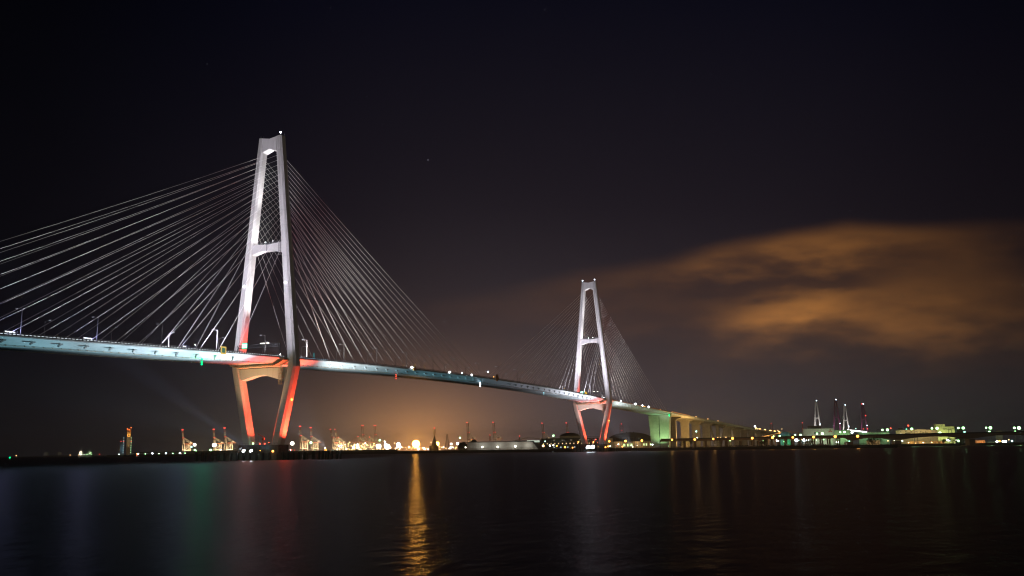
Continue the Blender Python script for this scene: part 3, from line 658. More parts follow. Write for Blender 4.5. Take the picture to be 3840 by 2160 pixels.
# lower road viaduct along the right shore
rv = thing('road_viaduct', 'low dark road viaduct running along the right shore and over the channel', 'viaduct')
def rvp(x): return ground(x, lerp(1300, 1440, (x-2500)/1400))
def rvz(x): return lerp(13.8, 17.2, (x-2500)/1400)
piersx = [3189, 3369, 3648, 3930]
def haunch(x):
    for a, b in zip(piersx, piersx[1:]):
        if a <= x <= b: u = (x-a)/(b-a); return 3.2+4.2*(2*u-1)**2
    return 2.6
M_RV = mat('viaduct_brown', (0.17, 0.14, 0.115), 0.8, stain=0.25, scale=0.03, streak=0.4)
nrm = (ground(3900, 1440)-ground(2500, 1300)).normalized(); nrm = Vector((-nrm.y, nrm.x, 0))
if nrm.dot(CAM-ground(3200, 1400)) > 0: nrm = -nrm
b = MB(); par = MB(); rr = []; rp = []
for k in range(71):
    x = 2480+20*k; q = rvp(x); z = rvz(x); q2 = q+nrm*14
    rr.append([(q.x, q.y, z-haunch(x)), (q2.x, q2.y, z-haunch(x)), (q2.x, q2.y, z), (q.x, q.y, z)]); a = q-nrm*0.25; c = q+nrm*0.1
    rp.append([(a.x, a.y, z-0.4), (c.x, c.y, z+0.02), (c.x, c.y, z+1.3), (a.x, a.y, z+1.3)])
b.loft(rr); b.build('girder', M_RV, rv); par.loft(rp); par.build('parapet', M_DARKB, rv)
for x in (2570, 2610, 2650, 2707, 2728, 2781, 2826, 2849, 2875, 2900, 2926, 2952, 2977, 3005, 3031, 3057, 3086, 3114, 3150):
    b = MB(); z = rvz(x)-haunch(x)
    for o_ in (2.0, 11.5):
        q = rvp(x)+nrm*o_; b.tube((q.x, q.y, LZ-1), (q.x, q.y, z-1.2), 1.0, n=8)
    q = rvp(x)+nrm*0.4; q2 = rvp(x)+nrm*13.6; b.beam((q.x, q.y, z-0.65), (q2.x, q2.y, z-0.65), 2.0, 1.4); b.build('pier', M_RV, rv)
for x in piersx[:3]:
    q = rvp(x)+nrm*0.6; q2 = rvp(x)+nrm*13; b = MB(); z = rvz(x)-7.3
    d = Vector((nrm.y, -nrm.x, 0))
    def rect(zz, w, e): 
        A = q-nrm*e; B = q2+nrm*e; return [tuple((A-d*w)[:2])+(zz,), tuple((A+d*w)[:2])+(zz,), tuple((B+d*w)[:2])+(zz,), tuple((B-d*w)[:2])+(zz,)]
    b.loft([rect(-2, 4.2, 0.2), rect(z-0.02, 3.8, 0.2)]); b.build('pier', M_RV, rv)
    b = MB(); b.loft([rect(-2, 9, 4), rect(1.6, 9, 4)]); b.build('pier_footing', M_CONC, rv)

# ------------------------------------------------------------------ far shore: buildings
def frame_at(x0, x1, d):          # foot line of a facade seen between two bearings, facing the harbour
    a, c = ground(x0, d), ground(x1, d); mid = (a+c)/2; v = c-a
    return Vector((mid.x, mid.y, LZ)), v.length, math.atan2(v.y, v.x)
class Bld:
    def __init__(s, name, label, cat, x0, x1, ytop, d, depth, mt, roof=None, group=None, part='wall'):
        s.loc, s.w, s.rz = frame_at(x0, x1, d); s.h = height((x0+x1)/2, ytop, d)-LZ; s.d = depth
        s.t = thing(name, label, cat, s.loc, s.rz, group)
        b = MB().box((0, depth/2, s.h/2), (s.w, depth, s.h)).build(part, mt, s.t); s.wall = b
        if roof: MB().box((0, depth/2, s.h+0.25), (s.w+0.8, depth+0.8, 0.5)).build('roof', roof, s.t)
    def windows(s, xs, zs, w, h, mt, name='window'):
        n = 0
        for z in zs:
            for x in xs:
                f = MB().box((x*s.w, -0.05, z), (w, 0.1, h)).build(name, mt, s.t); n += 1
    def glow(s, x, z, off, power, col): return point(s.t, (x*s.w, -off, z), power, col)
E_WIN = emit('window_warm', (1.0, 0.72, 0.35), 1.0); E_WING = emit('window_green', (0.75, 1.0, 0.45), 1.3); E_WINC = emit('window_cool', (0.7, 0.95, 1.0), 0.8)
E_WIND = emit('window_dim', (0.9, 0.8, 0.6), 0.25)
M_GLASS = mat('dark_glass', (0.03, 0.045, 0.05), 0.15)
# long white hall with slanted dark end
B = Bld('warehouse', 'long pale hall with dark roof edge and slanted right end on the quay', 'building', 1754, 1998, 1657.5, 1480, 30, M_WHITEB)
MB().box((-4, -0.3, B.h+0.4), (B.w+8, 1.2, 1.0)).build('roof_edge', M_DARKB, B.t)
b = MB(); b.prism([(B.w/2-1.5, B.h+0.9), (B.w/2+1.5, B.h+0.9), (B.w/2+11.5, 0), (B.w/2+8.5, 0)], -0.9, 26, 1); b.build('slanted_frame', M_DARKB, B.t)
b = MB(); b.prism([(B.w/2+0.02, 0), (B.w/2+8.4, 0), (B.w/2+0.02, B.h)], 1, 28, 1); b.build('end_wall', M_WHITEB, B.t)
for fx in (-0.27, -0.03, 0.21, 0.43): B.glow(fx, 5.5, 8, 1500, (1, 0.93, 0.8))
# small dark houses beside it
for i, (x0, x1, y) in enumerate(((1766, 1788, 1652), (1718, 1752, 1663))):
    B = Bld('shed', ['dark hipped shed peeping over the left end of the pale hall', 'low dark shed left of the long pale hall'][i], 'building', x0, x1, y+3, 1560, 9, M_DARKB)
    b = MB(); b.loft([[(-B.w/2-0.5, -0.5, B.h), (B.w/2+0.5, -0.5, B.h), (B.w/2+0.5, 9.5, B.h), (-B.w/2-0.5, 9.5, B.h)], [(-B.w/5, 4, B.h+3), (B.w/5, 4, B.h+3), (B.w/5, 5, B.h+3), (-B.w/5, 5, B.h+3)]]); b.build('roof', M_DARKB, B.t)
# glass terminal
B = Bld('glass_terminal', 'long glazed terminal building with lit window rows behind the small tower', 'building', 2030, 2246, 1643, 1620, 40, M_GLASS)
for z in (B.h*0.33, B.h*0.66, B.h): MB().box((0, -0.8, z), (B.w+1, 1.8, 0.5)).build('floor_edge', M_GREYB, B.t)
b = MB(); 
for k in range(30): b.box((-B.w/2+B.w*k/29, -0.15, B.h/2), (0.35, 0.25, B.h-0.4))
b.build('mullions', M_GREYB, B.t)
B.windows([-0.46+0.066*k for k in range(14)], [B.h*0.5], 1.6, 2.0, E_WIN); B.windows([-0.40+0.12*k for k in range(8)], [B.h*0.16], 2.4, 1.6, E_WINC); B.windows([-0.43+0.15*k for k in range(6)], [B.h*0.82], 3.0, 1.2, E_WIND)
def dome(t, w, h, z0, yc, d, mt, name, n=20):
    b = MB(); rings = []
    for j in range(9):
        a = PI/2*j/8*0.98; rings.append([(w/2*math.cos(a)*math.cos(2*PI*i/n), yc+d/2*math.cos(a)*math.sin(2*PI*i/n), z0+h*math.sin(a)) for i in range(n)])
    b.loft(rings); return b.build(name, mt, t, smooth=True)
dome(B.t, 33, 5.5, B.h+3.6, 18, 30, M_DARKB, 'dome'); MB().box((3, 18, B.h+1.9), (40, 26, 3.6)).build('rooftop_storey', M_GREYB, B.t)
MB().box((38, 16, B.h+2.2), (24, 20, 0.5)).build('canopy', M_GREYB, B.t)
# curved roof wing
B = Bld('terminal_wing', 'low terminal wing with thin curved roof and lit glass, left of the glazed building', 'building', 1925, 2030, 1652, 1600, 30, M_GLASS)
b = MB(); pr = [(B.w*(-0.5+k/12), B.h+0.3+6.5*math.sin(PI*(0.06+0.74*k/12))-2) for k in range(13)]
b.prism(pr+[(x, z-0.6) for x, z in pr[::-1]], -3, 32, 1); b.build('curved_roof', M_WHITEB, B.t)
MB().box((B.w*0.22, -0.3, B.h-1.4), (B.w*0.45, 0.3, 3.2)).build('lit_glazing', emit('glazing_pale', (0.85, 1.0, 0.8), 0.8), B.t)
b = MB()
for k in range(17): b.beam((B.w*(0.0+0.027*k), -0.5, B.h-3), (B.w*(0.0+0.027*k)+2, -0.5, B.h+0.2), 0.25)
b.build('brace_bars', M_DARKB, B.t)
MB().box((B.w*0.40, -4.5, 3.4), (30, 7, 6.8)).build('kiosk', M_DARKB, B.t)
# domed hall and its arcade
B = Bld('domed_hall', 'broad dark ribbed domed hall beside the wide green-lit pier', 'building', 2278, 2452, 1654, 1700, 50, M_GREYB)
b = MB(); n = 26; pr = []
for k in range(n+1): a = PI*(k/n); pr.append((B.w*0.49*-math.cos(a), B.h+(height(2366, 1621, 1700)-LZ-B.h)*math.sin(a)**0.85))
b.prism(pr, 1, 49, 1); b.build('domed_roof', M_DARKB, B.t)
b = MB()
for k in range(4):
    x = B.w*(-0.27+0.15*k); b.box((x, -0.2, B.h+6.5), (7, 0.5, 0.3)); b.box((x-3.5, -0.2, B.h+4), (0.3, 0.5, 5)); b.box((x+3.5, -0.2, B.h+4), (0.3, 0.5, 5))
b.build('roof_frames', M_GREYB, B.t)
b = MB(); 
for dx in (-6, 0, 6): b.sphere((dx, 25, height(2366, 1621, 1700)-LZ+0.4), 0.9)
b.tube((0, 25, height(2366, 1621, 1700)-LZ), (0, 25, height(2366, 1596, 1700)-LZ), 0.15); b.build('finials', M_DARKB, B.t)
B = Bld('market_arcade', 'low arcade with bright yellow-green openings in front of the domed hall', 'building', 2296, 2446, 1655.5, 1560, 14, M_GREYB, M_DARKB)
b = MB()
for k in range(18): b.box((B.w*(-0.49+0.0575*k), -0.6, B.h/2), (0.7, 0.9, B.h))
b.build('columns', M_YELLB, B.t)
B.windows([-0.20, -0.10, -0.02], [B.h*0.45], 3.6, 4.2, E_WING, 'lit_opening'); B.windows([0.30, 0.36, 0.47], [B.h*0.5], 2.6, 3.4, E_WING, 'lit_opening'); B.windows([-0.40, -0.31, 0.10, 0.2], [B.h*0.4], 2.4, 2.0, E_WIND, 'lit_opening')
for fx in (-0.33, 0.14): B.glow(fx, 8, 7, 2500, (1, 0.6, 0.25))
B = Bld('gatehouse', 'small pale block right of the small tower foot', 'building', 2274, 2298, 1644, 1500, 10, M_WHITEB, M_DARKB)
# right-hand side
B = Bld('warehouse', 'large pale grey warehouse with red three-diamond mark near its right end', 'building', 3013, 3131, 1607, 2050, 60, M_WHITEB)
MB().box((-B.w*0.12, 30, B.h+3), (26, 20, 6)).build('rooftop_plant', M_DARKB, B.t)
b = MB()
for k in range(3): b.box((B.w*(-0.10+0.055*k), -0.08, B.h*0.72), (4.2, 0.16, 4.6))
b.build('window', M_GLASS, B.t)
b = MB(); cx, cz, r = B.w*0.38, B.h*0.84, 2.3
for a in (90, 210, 330):
    ox, oz = cx+r*math.cos(math.radians(a)), cz+r*math.sin(math.radians(a)); u = Vector((math.cos(math.radians(a)), math.sin(math.radians(a)))); v = Vector((-u.y, u.x))
    b.prism([(ox+u.x*r, oz+u.y*r), (ox+v.x*r*0.58, oz+v.y*r*0.58), (ox-u.x*r, oz-u.y*r), (ox-v.x*r*0.58, oz-v.y*r*0.58)], -0.25, -0.02, 1)
b.build('emblem', mat('emblem_red', (0.45, 0.03, 0.03), 0.5), B.t)
b = MB()
for k in range(2): b.box((-B.w*0.22, -0.1, B.h*(0.55+0.12*k)), (B.w*0.4, 0.2, 0.5))
b.build('cladding_band', M_GREYB, B.t)
B.glow(-0.12, 8, 22, 9000, (0.9, 1.0, 0.7)); B.glow(0.25, 10, 26, 9000, (0.85, 1, 0.7))
B = Bld('warehouse', 'lower green-lit warehouse block right of the grey one', 'building', 3131.5, 3192, 1613, 2045, 50, M_GREYB, M_DARKB)
for fx in (-0.2, 0.3): B.glow(fx, 14, 12, 9000, (0.45, 1, 0.35))
B = Bld('warehouse', 'long low pale building with green light left of the lettered warehouse', 'building', 3222, 3338, 1620.5, 1950, 40, M_GREYB)
b = MB(); b.prism([(-B.w/2, B.h-0.1), (B.w/2, B.h-4), (B.w/2, B.h-3.2), (-B.w/2, B.h+0.9)], -1, 40, 1); b.build('roof', M_WHITEB, B.t)
for fx in (-0.3, 0.35): B.glow(fx, 14, 12, 7000, (0.4, 1, 0.4))
def lettering(txt, x, z, size, B, mt, name='lettering', bold=0.02):
    c = bpy.data.curves.new('t', 'FONT'); c.body = txt; c.size = size; c.extrude = 0.06; c.offset = bold; c.align_x = 'CENTER'
    o = bpy.data.objects.new('t', c); COL.objects.link(o); dg = bpy.context.evaluated_depsgraph_get()
    me = bpy.data.meshes.new_from_object(o.evaluated_get(dg)); bpy.data.objects.remove(o)
    me.materials.clear(); me.materials.append(mt); n = bpy.data.objects.new(name, me); COL.objects.link(n); n.parent = B.t
    n.rotation_euler = (PI/2, 0, 0); n.location = (x*B.w, -0.12, z); return n
B = Bld('warehouse', 'cream warehouse with two words in dark capitals, above the low viaduct', 'building', 3363, 3519, 1613.5, 1950, 45, M_YELLB)
b = MB(); b.prism([(-B.w/2-0.5, B.h), (0, B.h+1.8), (B.w/2+0.5, B.h), (B.w/2+0.5, B.h-0.8), (-B.w/2-0.5, B.h-0.8)], -0.8, 45.5, 1); b.build('roof', M_YELLB, B.t)
M_INK = mat('sign_ink', (0.02, 0.018, 0.02), 0.6)
lettering('MEIKO', -0.19, B.h-6.8, 4.4, B, M_INK, bold=0.10); lettering('KAIUN', 0.17, B.h-6.6, 4.4, B, M_INK, bold=0.10)
b = MB()
for fx in (-0.38, -0.26, -0.13, 0.10, 0.22): b.box((fx*B.w, -0.06, B.h-2.0), (1.6, 0.12, 1.2))
b.build('vents', M_DARKB, B.t)
for fx in (-0.3, 0.0, 0.3): B.glow(fx, B.h-2, 16, 6500, (1, 0.78, 0.38))
B = Bld('warehouse', 'tall stepped yellow-green warehouse with dark capitals near its top right', 'building', 3507, 3584, 1599.5, 2000, 40, M_YELLB)
hh = height(3525, 1590.5, 2000)-LZ; MB().box((-B.w*0.23, 20, hh/2+0.05), (B.w*0.54, 40.2, hh)).build('tall_bay', M_YELLB, B.t)
lettering('MITSUI-SOKO', 0.23, B.h-5.5, 3.3, B, M_INK, bold=0.07)
MB().box((B.w*0.25, 12, B.h+0.6), (B.w*0.4, 16, 1.2)).build('roof_rail', M_DARKB, B.t)
b = MB()
for fx in (-0.3, -0.2, -0.12): b.box((fx*B.w, -0.2, hh-3.5), (1.3, 0.12, 1.2))
for fx in (-0.36, -0.28): b.box((fx*B.w, -0.2, hh-11), (1.0, 0.12, 1.2))
b.build('vents', M_DARKB, B.t)
for fx in (-0.3, 0.3): B.glow(fx, 14, 18, 16000, (0.75, 1, 0.35))
MB().box((B.w/2+1.5, 20, B.h*0.48), (3.0, 30, B.h*0.96)).build('side_bay', mat('cladding_blue', (0.03, 0.07, 0.16), 0.7), B.t)
for lab, x0, x1, y, d, mt in (('small brown block right of the tall yellow-green warehouse', 3593, 3614, 1609, 2050, M_RV), ('small pale block standing alone above the low viaduct at far right', 3738, 3762, 1615, 2000, M_WHITEB), ('dark brown block behind the left end of the lettered warehouse', 3373, 3389, 1606, 2100, M_RV), ('brown block behind the right end of the lettered warehouse', 3490, 3508, 1609, 2100, M_RV)):
    B = Bld('building', lab, 'building', x0, x1, y, d, 18, mt, M_DARKB)
    b = MB()
    for fx in (-0.25, 0.2): b.box((fx*B.w, -0.07, B.h*0.8), (1.5, 0.14, 1.5))
    b.build('window', M_GLASS, B.t)
# orange-lit sheds seen under the viaduct
for i, (lab, x0, x1, y, d, col, pw) in enumerate((('amber-lit shed under the low viaduct, first right of the channel pier', 3400, 3470, 1655, 1760, (1, 0.5, 0.12), 5000), ('brown shed under the low viaduct, second right of the channel pier', 3485, 3545, 1655, 1790, (1, 0.45, 0.12), 3000), ('red-brown shed under the viaduct right of the second channel pier', 3658, 3694, 1652, 1780, (1, 0.35, 0.1), 3500), ('pale shed lit warm behind dark trees at the channel', 3250, 3300, 1652, 1500, (1, 0.7, 0.35), 1500), ('grey-green shed with cool light at the far right shore', 3700, 3735, 1658, 1760, (0.6, 1, 0.8), 1500))):
    B = Bld('shed', lab, 'building', x0, x1, y, d, 14, M_YELLB, M_DARKB); B.glow(-0.2, B.h-1.5, 6, pw*0.5, col); B.glow(0.3, B.h-1.5, 6, pw*0.5, col)
    b = MB()
    for k in range(4): b.box((B.w*(-0.36+0.24*k), -0.06, B.h*0.36), (B.w*0.13, 0.12, B.h*0.55))
    b.build('shutter', M_RV, B.t)
# lit interchange ramps behind the car park
t = thing('curved_ramp', 'curving road ramp lit orange beside a blue-green roof behind the viaduct', 'ramp', ground(2895, 1850)+Vector((0, 0, LZ)), 0)
b = MB(); pts = [ground(x, 1850+k*10)+Vector((0, 0, height(x, y, 1850+k*10)))-t.location for k, (x, y) in enumerate(((2855, 1640), (2885, 1634), (2910, 1629), (2935, 1624), (2960, 1620.5), (3000, 1622)))]
off = Vector((HF[0], HF[1], 0))*9
b.loft([[tuple(p), tuple(p+off), tuple(p+off+Vector((0, 0, 1.2))), tuple(p+Vector((0, 0, 1.2)))] for p in pts]); b.build('girder', M_YELLB, t)
b = MB()
for p in pts[1:]: q = p+off*0.5; b.tube((q.x, q.y, 0), (q.x, q.y, q.z), 1.2)
b.build('pier', M_VP, t)
for k, (pw, c) in enumerate(((9000, (1, 0.42, 0.1)), (9000, (1, 0.42, 0.1)))): point(t, tuple(pts[1+k*2]-off*0.8+Vector((0, 0, -2))), pw, c)
B = Bld('depot', 'depot with teal barrel roof lit green beside the curving ramp', 'building', 2925, 2968, 1633, 1830, 30, mat('cladding_teal', (0.04, 0.16, 0.14), 0.6))
b = MB(); pr = [(B.w*0.5*-math.cos(PI*k/12), B.h+7.0*math.sin(PI*k/12)) for k in range(13)]; b.prism(pr, -1, 30, 1); b.build('barrel_roof', mat('cladding_blue2', (0.05, 0.14, 0.22), 0.5), B.t)
B.glow(0.1, 5, 8, 6000, (0.2, 1, 0.35)); B.glow(-0.5, 10, 10, 3000, (0.5, 0.9, 1))
# seawall shed row on the left, with a long dark wall
t = thing('seawall', 'long low dark seawall left of the near tower', 'seawall', ground(630, 1835)+Vector((0, 0, LZ)), 0)
b = MB(); A, Bq = ground(497, 1865), ground(905, 1770); A.z = Bq.z = 0; dz = height(600, 1694.5, 1830)
b.loft([[tuple(p-t.location+Vector((0, 0, z))) for p, z in ((A, LZ), (Bq, LZ), (Bq, dz), (A, dz))], [tuple(p-t.location+off*0.3+Vector((0, 0, z))) for p, z in ((A, LZ), (Bq, LZ), (Bq, dz), (A, dz))]])
b.build('wall', M_CONC, t); b = MB(); b.beam(A-t.location+Vector((0, 0, dz+0.2)), Bq-t.location+Vector((0, 0, dz+0.2)), 4.2, 0.4); b.build('coping', M_GREYB, t)
t = thing('quay_wall', 'long low quay wall between the near tower and the glowing port', 'quay wall', ground(1300, 1700)+Vector((0, 0, LZ)), 0)
A, Bq = ground(1075, 1760), ground(1490, 1580); b = MB(); dz = 6.4-LZ
b.loft([[tuple(p-t.location+Vector((0, 0, z))) for p, z in ((A, LZ), (Bq, LZ), (Bq, LZ+dz), (A, LZ+dz))], [tuple(p-t.location+off*0.5+Vector((0, 0, z))) for p, z in ((A, LZ), (Bq, LZ), (Bq, LZ+dz), (A, LZ+dz))]]); b.build('wall', M_CONC, t)
b = MB()
for k in range(26): p = A.lerp(Bq, k/25)-t.location; b.beam(p+Vector((0, 0, LZ+dz)), p+Vector((0, 0, LZ+dz+1.2)), 0.15)
b.build('railing', M_RAIL, t)
t = thing('fence', 'pale picket fence in front of the long pale hall', 'fence', ground(1860, 1400)+Vector((0, 0, LZ)), 0)
A, Bq = ground(1700, 1420), ground(2010, 1325); b = MB()
for k in range(62): p = A.lerp(Bq, k/61)-t.location+Vector((0, 0, LZ)); b.beam(p, p+Vector((0, 0, 2.6)), 0.35)
for h in (0.8, 2.2): b.beam(A-t.location+Vector((0, 0, LZ+h)), Bq-t.location+Vector((0, 0, LZ+h)), 0.2)
b.build('pickets', M_YELLB, t)

# ------------------------------------------------------------------ port towers and masts on the left and centre
def red_top(t, p, r=1.2): return MB().sphere(p, r).build('red_lamp', E_REDL, t, smooth=True)
E_REDL = emit('aviation_red', (1.0, 0.07, 0.05), 3.0)
D = 2550
B = Bld('control_tower', 'tall slim tower with orange-lit crown and square emblem, far left on the water', 'tower', 472.5, 486.5, 1621, D, 10, M_YELLB, part='shaft')
H = B.h
b = MB()
for x in (-B.w/2+0.4, 0, B.w/2-0.4):
    for y in (0.4, 9.6): b.beam((x, y, H), (x, y, H+7.5), 0.7)
for z in (H+2.5, H+5, H+7.4): b.box((0, 0.4, z), (B.w, 0.7, 0.6)); b.box((0, 9.6, z), (B.w, 0.7, 0.6))
b.build('crown_frame', mat('crown_orange', (0.6, 0.25, 0.06), 0.6), B.t)
b = MB(); c = H-7
for (o_, d_) in (((0, 0, 2.6), (6.4, 0.3, 1.2)), ((0, 0, -2.6), (6.4, 0.3, 1.2)), ((-2.6, 0, 0), (1.2, 0.3, 4.0)), ((2.6, 0, 0), (1.2, 0.3, 4.0))): b.box((o_[0], -0.2, c+o_[2]), d_)
b.build('emblem', emit('emblem_orange', (1.0, 0.42, 0.06), 2.0), B.t)
for x, z in ((-4.2, H+8), (0, H+6), (4.3, H+11)): MB().sphere((x, 0, z), 1.1).build('crown_lamp', emit('crown_red', (1.0, 0.20, 0.04), 4.0), B.t, smooth=True)
MB().beam((4.3, 0.4, H+7), (4.3, 0.4, H+11), 0.4).build('mast', M_POLE, B.t)
b = MB()
for k in range(14): b.box((-B.w/2-0.5, 2, 6+k*(H-14)/14), (1.0, 2.5, 1.6))
b.build('stair_landings', M_GREYB, B.t)
spot('base_beam', (0, 0, 0), (0, 0, 1), 26000, (1.0, 0.8, 0.5), 80, 1.0, B.t).location = (0, -13, 1.5); B.t.children[-1].rotation_euler = (math.radians(125), 0, 0)
point(B.t, (0, -6, H+4), 2500, (1, 0.42, 0.08))
for lab, x0, x1, col, wcol in (('short dark blue-lit tower left of the tall slim tower', 449, 464, (0.2, 0.45, 0.7), E_WINC), ('short teal-lit tower right of the tall slim tower', 487.5, 491.5, (0.1, 0.8, 0.5), E_WING)):
    B2 = Bld('silo_tower', lab, 'tower', x0, x1, 1658, D+30, 9, M_GREYB, M_DARKB, part='shaft')
    for s in ((-0.35, 0.35) if x0 < 460 else (0,)): red_top(B2.t, (s*B2.w, 2, B2.h+2), 1.0)
    B2.windows((0.3,) if x0 < 460 else (0.0,), [5+6*k for k in range(7)], 2.0, 1.6, wcol)
    point(B2.t, (0, -8, 14), 1500, col)
# ships and small craft far left
def ship(x, y, d, L, label, lit):
    t = thing('ship', label, 'ship', ground(x, d), math.atan2(HR[1], HR[0]), 'ships far out on the left'); b = MB()
    b.loft([[(sx*L/2*k, w_*L*0.075, z) for sx, w_ in ((-1, -1), (0.75, -1), (1.06, 0), (0.75, 1), (-1, 1))] for k, z in ((0.94, -1), (1.0, 4.5))]); b.build('hull', M_DARKB, t)
    b = MB(); b.box((-L*0.34, 0, 8), (L*0.2, L*0.12, 7)); b.box((-L*0.34, 0, 12.5), (L*0.14, L*0.1, 3)); b.build('superstructure', M_WHITEB, t)
    b = MB(); b.tube((-L*0.3, 0, 13), (-L*0.3, 0, 21), 0.3); b.tube((L*0.25, 0, 4.5), (L*0.25, 0, 17), 0.35); b.beam((L*0.25, 0, 14), (L*0.02, 0, 7), 0.4); b.tube((-L*0.42, 0, 10), (-L*0.42, 0, 15), 1.2); b.build('masts', M_POLE, t)
    for (px_, pz, r, c) in lit: MB().sphere((px_*L, -L*0.07, pz), r).build('deck_lamp', c, t, smooth=True)
    return t
E_SHIPW = emit('ship_white', (1.0, 0.95, 0.75), 6); E_SHIPG = emit('ship_green', (0.45, 1.0, 0.35), 5)
t = ship(322, 1713, 2600, 36, 'brightly lit working ship with green and white deck lights, far left', [(-0.40, 9, 0.9, E_SHIPW), (-0.34, 5.5, 1.1, E_SHIPW), (-0.26, 6, 0.8, E_SHIPW), (-0.45, 5, 0.9, emit('ship_orange', (1, 0.5, 0.2), 5)), (-0.10, 5.5, 0.7, E_SHIPW), (0.05, 5.5, 0.7, E_SHIPG), (0.16, 6, 0.8, E_SHIPG), (0.28, 8, 1.0, E_SHIPW), (0.36, 10, 0.9, E_SHIPG), (0.40, 6, 0.8, E_SHIPG), (-0.38, 12, 0.7, emit('ship_red', (1, 0.12, 0.05), 4))])
point(t, (8, -8, 12), 5000, (0.7, 1, 0.5)); point(t, (-10, -8, 12), 5000, (1, 0.95, 0.7))
ship(197, 1717, 3400, 60, 'dim dark ship with one amber light, left of the brightly lit ship', [(0.4, 7, 1.0, E_AMB)]); ship(242, 1717, 3300, 44, 'dim dark ship with orange bow light just left of the brightly lit ship', [(0.42, 5, 1.1, emit('ship_orange', (1, 0.5, 0.2), 5))])
def buoy(x, d, label, mt, z=3.4, r=0.8, poster=None):
    t = thing('buoy', label, 'buoy', ground(x, d), 0, 'navigation buoys'); b = MB(); b.tube((0, 0, -0.5), (0, 0, 1.0), 1.3, 1.2, 12); b.tube((0, 0, 1), (0, 0, z), 0.5, 0.15); b.build('float', M_DARKB, t)
    MB().sphere((0, 0, z+0.4), r).build('lamp', mt, t, smooth=True)
buoy(37, 1500, 'green-lit buoy at the far left edge of the water', E_NG, 2.0, 1.1); buoy(61, 2600, 'orange-lit beacon buoy above the green one at far left', emit('ship_orange', (1, 0.5, 0.2), 5), 5, 1.0); buoy(373, 2700, 'red-lit buoy between the lit ship and the tall slim tower', E_REDL, 5.5, 1.0)
buoy(514, 1300, 'small red-lit buoy in front of the long dark seawall', emit('buoy_red', (1, 0.2, 0.08), 1.6), 2.4, 0.6)

def lattice(t, h, w0, w1, n, mt, name, pw=0.35):
    b = MB(); cs = [(-1, -1), (1, -1), (1, 1), (-1, 1)]
    for k in range(n):
        a0, a1 = k/n, (k+1)/n; r0, r1 = lerp(w0, w1, a0)/2, lerp(w0, w1, a1)/2
        for i in range(4):
            p, q = cs[i], cs[(i+1) % 4]
            b.beam((p[0]*r0, p[1]*r0, h*a0), (p[0]*r1, p[1]*r1, h*a1), pw); b.beam((p[0]*r0, p[1]*r0, h*a0), (q[0]*r1, q[1]*r1, h*a1), pw*0.7); b.beam((p[0]*r1, p[1]*r1, h*a1), (q[0]*r1, q[1]*r1, h*a1), pw*0.7)
    return b.build(name, mt, t)
for lab, x, y, d, w0, w1, red in (('red and white lattice mast behind the domed hall', 2333, 1591, 3000, 14, 9, 2), ('slim lattice mast with red lamps behind the curved roof wing', 1838, 1633, 2400, 5, 2.5, 1), ('thin mast with one red lamp above the curved roof wing', 1949, 1637, 2300, 3, 1.2, 1), ('dark power pylon right of the glowing port lamps', 1677, 1628, 2300, 10, 2, 0), ('slim red-topped mast behind the viaduct bend', 2897, 1589, 3000, 9, 6, 1), ('thin dark mast left of the large grey warehouse', 3014, 1587, 2400, 2.5, 1.5, 2)):
    q = ground(x, d); t = thing('lattice_mast', lab, 'mast', (q.x, q.y, LZ), 0.4); H = height(x, y, d)-LZ
    lattice(t, H*0.62, w0, lerp(w0, w1, 0.62), 7, M_CREAM if red else M_DARKB, 'lower_frame', 0.5)
    u = lattice(t, H*0.38, lerp(w0, w1, 0.62), w1, 4, M_RED if red else M_DARKB, 'upper_frame', 0.5); u.location = (0, 0, H*0.62)
    for k in range(red): red_top(t, (0, 0, H*(1.0 if k == 0 else 0.72)+1), 1.5 if d > 2800 else 1.1)
q = ground(1629, 2400); t = thing('spire_tower', 'dark pointed tower between the two orange lamps of the port', 'tower', (q.x, q.y, LZ)); H = height(1629, 1634, 2400)-LZ
b = MB(); b.box((-3, 0, H*0.16), (20, 14, H*0.32)); b.build('base', M_DARKB, t); b = MB(); b.loft([[(-r, -r, z), (r, -r, z), (r, r, z), (-r, r, z)] for r, z in ((5.5, H*0.32), (4.2, H*0.5), (2.6, H*0.7), (0.5, H))]); b.build('spire', M_DARKB, t)
Hm = height(1629, 1607, 2400)-LZ; u = lattice(t, Hm-H*0.94, 2.2, 5.5, 5, M_CREAM, 'mast', 0.5); u.location = (0, 0, H*0.94); red_top(t, (0, 0, Hm+1), 1.6)

